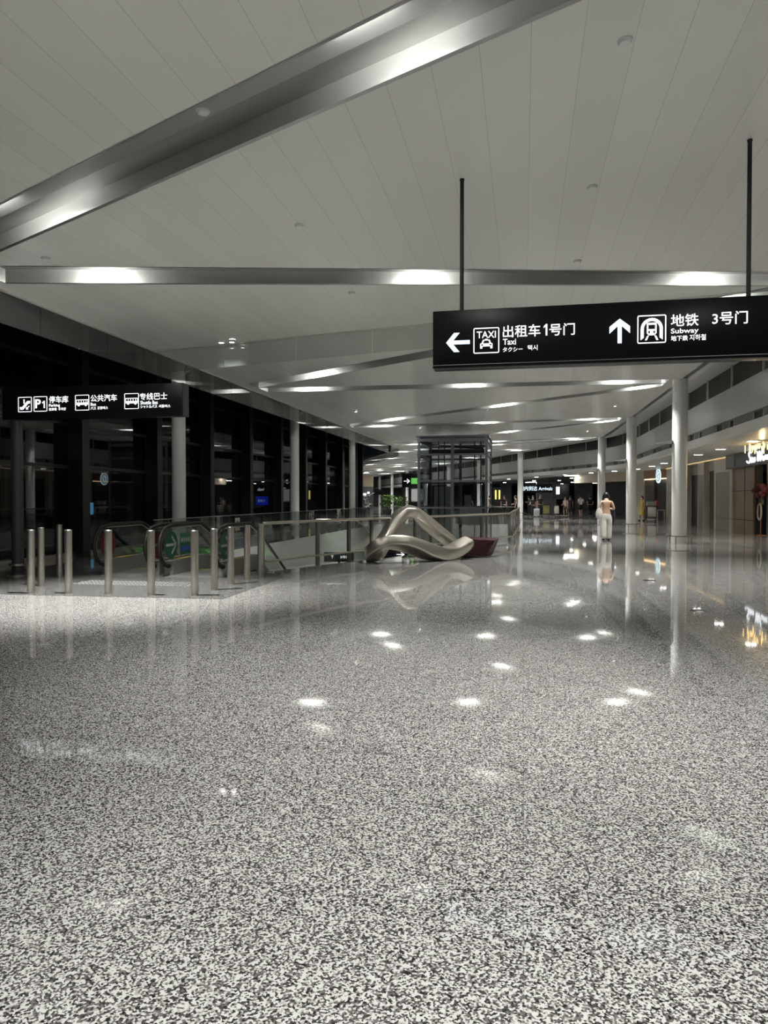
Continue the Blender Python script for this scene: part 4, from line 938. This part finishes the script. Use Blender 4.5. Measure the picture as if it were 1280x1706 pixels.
def person(loc, rz, label, H=1.68, top=(0.02, 0.02, 0.025), bottom=(0.03, 0.03, 0.04), legs='trousers', arms='down', hair='short', bag=None, stride=0.12, skin='skin2', detail=False, sleeve=True, bare_back=False, shoe='black'):
    """faces local +y"""
    t = thing('person', label, 'person', loc, rz); k = H/1.68
    V, Eg, R_ = [], [], []
    def v(x, y, z, r, par=None):
        V.append((x*k, y*k, z*k)); R_.append(tuple(q*k for q in r) if isinstance(r, tuple) else r*k)
        if par is not None: Eg.append((par, len(V)-1))
        return len(V)-1
    hd = 0.05 if arms == 'phone' else 0.0
    pel = v(0, 0, 0.92, (0.135, 0.095)); wa = v(0, 0.005, 1.06, (0.115, 0.085), pel); ch = v(0, 0.0, 1.24, (0.135, 0.095), wa); sh = v(0, -0.01, 1.36, (0.10, 0.07), ch)
    nk = v(0, 0.005 + hd*.4, 1.44, 0.05, sh); h1 = v(0, 0.02 + hd, 1.51, 0.072, nk); h2 = v(0, 0.015 + hd*1.4, 1.585, (0.085, 0.095), h1); v(0, 0.01 + hd*1.5, 1.64, 0.06, h2)
    v(0, 0.115 + hd*1.4, 1.555, 0.014, h1)                                            # nose
    hands = []
    for sx in (-1, 1):
        s1 = v(sx*0.165, -0.01, 1.355, 0.052, sh)
        if arms == 'phone':
            e1 = v(sx*0.235, -0.03, 1.10, 0.042, s1); w1 = v(sx*0.13, 0.19, 1.13, 0.029, e1); pa = v(sx*0.085, 0.255, 1.155, 0.030, w1); fd = Vector((-sx*0.35, 0.6, 0.55))
        elif arms == 'carry' and sx > 0:
            e1 = v(sx*0.225, -0.02, 1.10, 0.042, s1); w1 = v(sx*0.22, 0.17, 1.0, 0.029, e1); pa = v(sx*0.215, 0.24, 0.99, 0.030, w1); fd = Vector((0, 0.8, -0.5))
        else:
            e1 = v(sx*0.215, -0.02, 1.08, 0.042, s1); w1 = v(sx*0.225, 0.03, 0.84, 0.029, e1); pa = v(sx*0.225, 0.045, 0.77, 0.030, w1); fd = Vector((0, 0.15, -1))
        if detail or True:
            fd.normalize(); lat = fd.cross(Vector((sx, 0.0, 0.2))).normalized(); P0 = Vector(V[pa])/k
            for q_, ln in enumerate((0.062, 0.072, 0.068, 0.052)):
                o_ = lat*((q_-1.5)*0.017); a = P0 + fd*0.028 + o_; b_ = a + fd*ln*0.55; c_ = b_ + (fd*0.75 + Vector((-sx*0.5, 0.1, 0)))*ln*0.5
                i1 = v(*a, 0.0095, pa); i2 = v(*b_, 0.0085, i1); v(*c_, 0.007, i2)
            a = P0 + lat*0.03 + fd*0.0; i1 = v(*a, 0.011, pa); v(*(a + lat*0.02 + fd*0.035), 0.009, i1)
        hands.append(Vector(V[pa]))
    for sx in (-1, 1):
        st = stride*sx
        hp = v(sx*0.085, 0, 0.86, (0.088, 0.09), pel); kn = v(sx*0.09, 0.5*st + 0.02, 0.48, 0.056, hp); an = v(sx*0.09, st*0.9 - 0.03, 0.085, 0.036, kn); v(sx*0.095, st*0.9 + 0.09, 0.03, 0.028, an)
    skin_mesh(V, Eg, R_, skin, 'body', t, 2, pel)
    # shoes
    for sx in (-1, 1):
        y = stride*sx*0.9*k; MB().ball((sx*0.094*k, y + 0.04*k, 0.042*k), 0.045*k, 12, (0.95, 2.6, 0.92)).build('shoe', shoe, t)
    # clothes
    cb = cloth('cloth ' + label[:18], bottom); ct = cloth('top ' + label[:18], top)
    if legs in ('trousers', 'wide', 'shorts'):
        V, Eg, R_ = [], [], []
        a = v(0, 0, 1.0, (0.125, 0.095)); b_ = v(0, 0, 0.90, (0.160, 0.122), a)
        for sx in (-1, 1):
            st = stride*sx; wd = 1.0 if legs != 'wide' else 1.3; lo = 0.10 if legs != 'shorts' else 0.55
            c_ = v(sx*0.088, 0, 0.80, (0.100, 0.112), b_); kz = 0.48 if legs != 'shorts' else 0.62
            d = v(sx*0.092, 0.45*st + 0.01, kz, (0.076*wd, 0.082*wd), c_)
            v(sx*0.094, (0.9*st - 0.01) if legs != 'shorts' else 0.4*st, lo if legs != 'wide' else 0.055, (0.066*wd*(1.12 if legs == 'wide' else 1), 0.075*wd), d)
        skin_mesh(V, Eg, R_, cb, 'trousers' if legs != 'shorts' else 'shorts', t, 2, b_)
    else:                                               # dress or skirt
        pr_ = [(0.145, 1.02), (0.175, 0.90), (0.20, 0.72), (0.235, 0.48), (0.25, 0.40), (0.24, 0.40), (0.13, 1.0)]
        MB().add([(r*k*math.cos(2*PI*j/24)*(1 + .04*math.sin(8*PI*j/24)), r*0.8*k*math.sin(2*PI*j/24), z*k) for r, z in pr_ for j in range(24)], [(i*24+j, i*24+(j+1) % 24, (i+1)*24+(j+1) % 24, (i+1)*24+j) for i in range(len(pr_)-1) for j in range(24)], True).build('skirt', cb, t)
    V, Eg, R_ = [], [], []
    if bare_back:
        a = v(0, 0.015, 1.17, (0.126, 0.088)); v(0, 0.012, 1.07, (0.121, 0.09), a); v(0, 0.005, 0.99, (0.132, 0.1), 1)
    else:
        a = v(0, 0, 1.24, (0.155, 0.112)); v(0, 0.005, 1.08, (0.138, 0.105), a); v(0, 0, 0.93, (0.158, 0.122), 1); u = v(0, -0.008, 1.36, (0.115, 0.08), a); v(0, 0, 1.41, 0.062, u)
        if sleeve:
            for sx in (-1, 1): q_ = v(sx*0.165, -0.01, 1.355, 0.066, u); v(sx*0.195, -0.015, 1.20, 0.062, q_)
    skin_mesh(V, Eg, R_, ct, 'top', t, 2, 0)
    # hair
    hm = MB(); hy = 0.012 + hd*1.4
    hm.ball((0, (hy - 0.018)*k, 1.60*k), 0.105*k, 16, (0.92, 1.02, 0.98))
    if hair == 'long':
        hm.ball((0, (hy - 0.05)*k, 1.50*k), 0.09*k, 14, (1.1, 0.75, 1.35)); hm.ball((0, (hy - 0.07)*k, 1.40*k), 0.075*k, 12, (1.05, 0.6, 1.2))
    if hair == 'bent':
        hm.ball((0.0, (hy - 0.03)*k, 1.545*k), 0.10*k, 16, (1.15, 0.8, 0.95)); hm.ball((-0.05*k, (hy - 0.035)*k, 1.475*k), 0.075*k, 12, (1.0, 0.6, 0.95)); hm.ball((0.06*k, (hy - 0.03)*k, 1.47*k), 0.075*k, 12, (0.95, 0.6, 1.0))
    hm.build('hair', 'hair', t)
    return t, hands, k
# the woman walking away
wm, hands, k = person((2.88, 26.45, 0), 0.10, 'woman in white wide trousers and backless top walking away, seen from behind', 1.69, (0.40, 0.26, 0.19), (0.78, 0.76, 0.71), 'wide', 'phone', 'bent', stride=0.10, skin='skin', detail=True, bare_back=True)
wm.scale = (1.12, 1.0, 1.0)
ca, sa = math.cos(0.10), math.sin(0.10)
def wl(x, y, z): return (2.88 + x*ca - y*sa, 26.45 + x*sa + y*ca, z)
t = thing('tote_bag', 'slouchy white tote bag hanging from the left shoulder of the walking woman', 'bag', wl(-0.255, -0.06, 0.80), 0.10)
MB().add([(a*x, b*y, z) for x, y, z in ((0.09, 0.045, 0.0), (0.125, 0.06, 0.08), (0.125, 0.055, 0.20), (0.08, 0.03, 0.30), (0.04, 0.015, 0.36)) for a, b in [(math.cos(2*PI*j/16), math.sin(2*PI*j/16)) for j in range(16)]],
    [(i*16+j, i*16+(j+1) % 16, (i+1)*16+(j+1) % 16, (i+1)*16+j) for i in range(4) for j in range(16)] + [tuple(range(16))], True).build('bag_body', cloth('white canvas', (0.76, 0.74, 0.68)), t)
MB().tube(catmull([(-0.03, 0.0, 0.33), (0.02, -0.01, 0.48), (0.085, 0.03, 0.60), (0.10, 0.09, 0.585), (0.06, 0.12, 0.48), (0.0, 0.02, 0.34)], 5), 0.016, 6).build('strap', cloth('white strap', (0.74, 0.72, 0.66)), t)
t = thing('jacket', 'dark jacket hanging over the right arm of the walking woman', 'jacket', wl(0.262, 0.08, 0.55), 0.10)
MB().add([(0.055*a*w_ + dx, 0.10*b*w_, z) for w_, dx, z in ((0.6, -0.02, 0.0), (0.95, -0.01, 0.15), (1.0, 0, 0.32), (0.9, 0.0, 0.46), (0.5, 0.0, 0.56)) for a, b in [(math.cos(2*PI*j/14), math.sin(2*PI*j/14)*(1 + .1*math.sin(6*PI*j/14))) for j in range(14)]],
    [(i*14+j, i*14+(j+1) % 14, (i+1)*14+(j+1) % 14, (i+1)*14+j) for i in range(4) for j in range(14)] + [tuple(range(14)), tuple(range(56, 70))], True).build('folded_cloth', cloth('dark jacket', (0.02, 0.02, 0.03)), t)
t = tag(MB().bbox(-0.036, 0.036, -0.005, 0.005, 0, 0.15, 0.004).build('phone', 'black', loc=None), 'dark phone held in both hands by the walking woman', 'phone'); t.location = wl(0, 0.29, 1.12); t.rotation_euler = (-0.5, 0, 0.1)
# others, far ahead
person((4.42, 58.3, 0), 0.2, 'man in a white shirt and dark shorts walking far ahead', 1.74, (0.72, 0.72, 0.70), (0.015, 0.015, 0.02), 'shorts', 'phone')
person((5.30, 60.2, 0), 0.1, 'person all in black right of the man in white shirt, far ahead', 1.72, (0.012, 0.012, 0.014), (0.012, 0.012, 0.014), 'trousers', 'carry')
person((3.35, 59.9, 0), 2.6, 'person in a pale pink top beside one in dark clothes, far ahead', 1.58, (0.45, 0.33, 0.30), (0.10, 0.07, 0.06), 'shorts', 'carry', 'long')
person((3.75, 60.3, 0), 2.9, 'person in dark purple dress left of the man in white shirt', 1.66, (0.03, 0.02, 0.04), (0.03, 0.02, 0.04), 'dress', 'down', 'long')
person((0.78, 59.6, 0), 3.0, 'person in black standing left of the white suitcase', 1.68, (0.015, 0.015, 0.02), (0.015, 0.015, 0.02), 'trousers', 'carry')
person((1.35, 59.3, 0), 3.3, 'person in dark clothes with a grey belt right of the white suitcase', 1.76, (0.02, 0.02, 0.03), (0.02, 0.02, 0.03), 'trousers', 'down')
person((0.50, 65.0, 0), 1.2, 'person in a teal top leaning just right of the slim column', 1.66, (0.03, 0.10, 0.10), (0.02, 0.03, 0.03), 'trousers', 'phone')
person((7.68, 49.75, 0), 2.2, 'woman in a long mustard yellow dress near the luggage trolley', 1.64, (0.36, 0.30, 0.06), (0.36, 0.30, 0.06), 'dress', 'carry', 'long')
person((-0.62, 60.5, 0), 1.7, 'person in brown and black beside the slim column, behind the railing', 1.70, (0.14, 0.09, 0.05), (0.02, 0.02, 0.02), 'trousers', 'carry')
person((-1.55, 59.5, 0), 3.1, 'dark haired person behind the railing between lift and slim column', 1.72, (0.015, 0.015, 0.015), (0.02, 0.02, 0.02), 'trousers', 'down', 'long')
person((-3.75, 52.0, 0), 2.9, 'person seen through the right side of the glass lift shaft', 1.62, (0.05, 0.05, 0.06), (0.06, 0.06, 0.07), 'trousers', 'down', 'long')
person((-9.3, 66.0, 0), 2.8, 'distant person in grey just above the sculpture peak', 1.66, (0.25, 0.24, 0.24), (0.03, 0.03, 0.04), 'trousers', 'down')

# =================================================================== LUGGAGE AND TROLLEYS
t = thing('suitcase', 'white suitcase standing between the two dark figures far ahead', 'suitcase', (1.06, 58.9, 0), 0.1)
MB().bbox(-0.22, 0.22, -0.13, 0.13, 0.05, 0.66, 0.04).build('shell', P('pale grey plastic', (0.62, 0.62, 0.66), 0.4), t)
MB().tube([(-0.1, 0, 0.64), (-0.1, 0, 1.0), (0.1, 0, 1.0), (0.1, 0, 0.64)], 0.012, 6).build('pull_handle', 'dark', t)
for x in (-0.16, 0.16):
    for y in (-0.08, 0.08): MB().ball((x, y, 0.03), 0.03, 8).build('wheel', 'black', t)
def trolley(loc, rz, label, panel):
    t = thing('luggage_trolley', label, 'trolley', loc, rz, 'airport luggage trolleys')
    MB().tube([(-0.28, 0.0, 0.20), (-0.28, -0.05, 0.55), (-0.28, -0.12, 1.0), (0.28, -0.12, 1.0), (0.28, -0.05, 0.55), (0.28, 0.0, 0.20)], 0.02, 8).build('handle_frame', 'dark', t)
    MB().tube([(-0.28, 0.0, 0.18), (-0.18, 0.95, 0.12), (0.18, 0.95, 0.12), (0.28, 0.0, 0.18)], 0.02, 8).bar((-0.25, 0.3, 0.17), (0.25, 0.3, 0.17), 0.05, 0.02).bar((-0.22, 0.6, 0.155), (0.22, 0.6, 0.155), 0.05, 0.02).build('deck', 'steel', t)
    MB().bbox(-0.26, 0.26, -0.10, -0.07, 0.30, 0.92, 0.008).build('advert_panel', panel, t)
    for x, y in ((-0.26, 0.02), (0.26, 0.02), (0.0, 0.9)): MB().ball((x, y, 0.06), 0.06, 10, (0.45, 1, 1)).build('wheel', 'black', t)
    return t
M['cream'] = P('cream panel', (0.62, 0.60, 0.52), 0.4); M['olive'] = P('yellow green panel', (0.40, 0.38, 0.16), 0.4); M['redp'] = P('red panel', (0.45, 0.03, 0.06), 0.4)
trolley((1.75, 57.9, 0), 0.35, 'left one of two pale luggage trolleys parked far ahead', 'olive')
trolley((2.62, 57.5, 0), -0.9, 'right one of two pale luggage trolleys parked far ahead', 'cream')
trolley((8.15, 48.9, 0), 2.9, 'luggage trolley with a cream panel before the coffee shop', 'cream')
t = thing('carton', 'white carton with a red end lying on the trolley before the coffee shop', 'box', (8.15, 48.70, 0.92), 0.0)
MB().bbox(-0.34, 0.2, -0.2, 0.2, 0.1, 0.36, 0.01).build('box', 'wsticker', t); MB().bbox(0.2, 0.36, -0.2, 0.2, 0.1, 0.42, 0.01).build('end_panel', 'redp', t)
t = thing('side_table', 'small counter with a lit edge beside the coffee shop opening', 'table', (8.75, 49.2, 0))
MB().bbox(-0.3, 0.3, -0.25, 0.25, 0.70, 0.76, 0.01).build('table_top', 'wsticker', t)
for x in (-0.22, 0.22):
    for y in (-0.18, 0.18): MB().bar((x, y, 0), (x, y, 0.7), 0.04, 0.04).build('leg', 'steel', t)

# =================================================================== PLANTS AND FAR LEFT
def plant(loc, label, leaf, n, r, h, seed, big=1.0):
    random.seed(seed); t = thing('potted_plant', label, 'plant', loc)
    MB().lathe([(0.001, 0), (0.35, 0), (0.42, 0.5), (0.38, 0.5), (0.36, 0.42), (0.001, 0.42)], n=20).build('pot', 'soil', t)
    m_ = MB()
    for i in range(n):
        a = random.uniform(0, 2*PI); el = random.uniform(0.1, 1.35); rr = r*random.uniform(0.5, 1.0)
        cc = Vector((random.gauss(0, .27)*r, random.gauss(0, .27)*r, 0.55 + h*random.random()**0.8*0.75)); ln = random.uniform(.22, .42)*big
        base = cc; tip = cc + Vector((math.cos(a)*math.cos(el)*ln, math.sin(a)*math.cos(el)*ln, math.sin(el)*ln*0.8 - 0.08))
        mid = base.lerp(tip, 0.55) + Vector((0, 0, 0.06)); sd = Vector((-math.sin(a), math.cos(a), 0.2))*0.07*big
        m_.add([base, mid - sd, mid + sd, tip, mid + Vector((0, 0, 0.02))], [(0, 1, 4), (0, 4, 2), (1, 3, 4), (4, 3, 2)])
    m_.build('foliage', leaf, t)
    MB().cyl((0, 0), 0.05, 0.42, 0.8, 8).build('stem', 'wood', t)
plant((-12.0, 63.6, 0), 'bushy green potted plant right of the one with leaves toned as lit, far left', 'leaf', 330, 1.0, 1.5, 3)
plant((-10.4, 62.0, 0), 'bushy green potted plant nearest to the sculpture peak', 'leaf', 300, 0.95, 1.3, 5)
plant((-14.6, 63.4, 0), 'dark plant with large leaves coloured pale as if lit at far left', 'litleaf', 130, 1.5, 1.6, 9, 1.8)
plant((-13.3, 59.0, 0), 'lower plant with leaves coloured pale as if lit, at far left in front of the kiosk', 'litleaf', 90, 1.2, 0.9, 11, 1.6)
t = thing('kiosk', 'dark kiosk with a white lit sign at far left', 'kiosk', (-22.3, 92.0, 0), 0.2)
MB().bbox(-3.0, 3.0, -1.0, 1.0, 0, 3.0, 0.03).build('kiosk_body', 'dgrey', t)
MB().box(-3.0, 3.0, -1.05, 1.0, 3.0, 4.4).build('fascia', 'beige', t, label='warm beige fascia')
m_ = MB()
for x, z, a in ((0.7, 2.1, .5), (1.3, 2.3, .4), (1.9, 2.0, .45), (2.4, 2.2, .3)): m_.box(x - a/2, x + a/2, -1.06, -1.0, z - .14, z + .14)
m_.build('lit_sign', 'txt', t)
t = thing('exit_sign', 'black sign with white arrow and green exit panel beside the lift shaft', 'sign', (-7.15, 46.0, 0), 0.0)
MB().bbox(-0.55, 0.75, -0.08, 0.08, 2.20, 3.1, 0.01).build('sign_case', 'sign', t)
MB().bar((-0.40, 0, 0), (-0.40, 0, 2.22), 0.14, 0.14).build('post', 'black', t)
letters('→', (-0.42, -0.02, 2.45, 2.75), -0.085, t); MB().box(0.06, 0.66, -0.09, -0.08, 2.42, 2.80).build('exit_panel', 'green', t)
t = thing('wall_screen', 'pale lit advert screen left of the lift shaft', 'screen', (-6.95, 47.5, 0), 0)
MB().bbox(-0.40, 0.55, -0.06, 0.06, 1.25, 2.15, 0.01).build('screen_case', 'grey', t); MB().box(-0.36, 0.51, -0.066, -0.06, 1.3, 2.1).build('screen', E('pale advert', (0.6, 0.62, 0.6), 0.35), t)
MB().bar((0.05, 0, 0), (0.05, 0, 1.26), 0.08, 0.08).build('post', 'black', t)
for x, y, w_, lb, txt in ((-21.6, 100, 4.0, 'black hanging sign with a pale left arrow at far left', '←'), (1.15, 66.5, 3.4, 'dark blue lit departures sign far ahead right of the slim column', '国内到达 Arrivals')):
    t = thing('far_sign', lb, 'sign', (x, y, 2.0), 0)
    MB().bbox(-w_/2, w_/2, -0.08, 0.08, 0, 0.75, 0.01).build('sign_case', 'sign', t)
    for xx in (-w_/3, w_/3): MB().cyl((xx, 0), 0.02, 0.74, 1.37 if x > 0 else 3.4, 8).build('hanger_rod', 'black', t)
    letters(txt, (-w_*0.42, w_*(0.42 if len(txt) > 2 else -0.2), 0.18, 0.58), -0.085, t, 'txtb' if len(txt) > 2 else 'txt')
t = thing('lit_banner', 'pair of glowing yellow banners behind the railing right of the lift', 'banner', (-2.35, 68.0, 0), 0)
for x in (-0.17, 0.17): MB().box(x - 0.07, x + 0.07, -0.05, 0.05, 1.40, 2.25).build('banner', 'yellowlit', t)
MB().box(-0.45, 0.45, 0.05, 0.12, 0.0, 2.5).build('back_panel', 'dark', t)
t = thing('info_screen', 'small white blue lit screen hanging over the walkers far ahead', 'screen', (2.95, 65.0, 1.75), 0)
MB().bbox(-0.45, 1.0, -0.05, 0.05, -0.35, 1.0, 0.02).build('screen_case', 'dark', t); MB().box(-0.12, 0.18, -0.06, -0.05, 0.1, 0.75).build('screen', E('white blue screen', (0.75, 0.85, 1.0), 1.6), t)
MB().cyl((0.2, 0), 0.03, 0.98, 1.62, 8).build('hanger_rod', 'black', t)
# outside the facade
t = thing('outdoor_screen', 'small blue lit screen beyond the dark glass facade', 'screen', (-15.0, 40.0, 0))
MB().bbox(-0.36, 0.36, -0.06, 0.06, 1.1, 1.6, 0.02).build('screen', 'blue', t); MB().bar((0, 0, 0), (0, 0, 1.06), 0.1, 0.1).build('post', 'dark', t)
letters('登机口', (-0.24, 0.2, 1.27, 1.43), -0.065, t, 'txtb')
t = thing('advert_light_box', 'narrow cyan light box beyond the facade at far left', 'light box', (-16.95, 26.0, -0.3))
MB().bbox(-0.09, 0.09, -0.05, 0.05, 1.15, 1.62, 0.01).build('light_panel', 'cyan', t); MB().bar((0, 0, 0), (0, 0, 1.16), 0.06, 0.06).build('post', 'dark', t)

# =================================================================== FLOOR FITTINGS
for (x, y), lb in zip([(2.27, 13.8), (2.30, 10.2)], ['small dark floor socket cover, the farther of two on the right', 'small dark floor socket cover, the nearer of two on the right']):
    t = thing('floor_socket', lb, 'floor socket', (x, y, 0), 0, 'floor sockets')
    MB().lathe([(0.001, 0.004), (0.11, 0.004), (0.115, 0.0)], n=24).build('cover', 'dark', t)
    MB().box(-0.04, 0.04, -0.05, -0.03, 0.004, 0.007).build('lid_slot', 'steel', t)
tag(MB().tube(catmull([(0.245, 2.83, 0.002), (0.262, 2.92, 0.002), (0.262, 3.0, 0.002), (0.252, 3.06, 0.002)], 5), 0.0016, 6).build('hair_strand', 'black', loc=None), 'thin curved black strand lying on the granite floor near the viewer', 'strand')
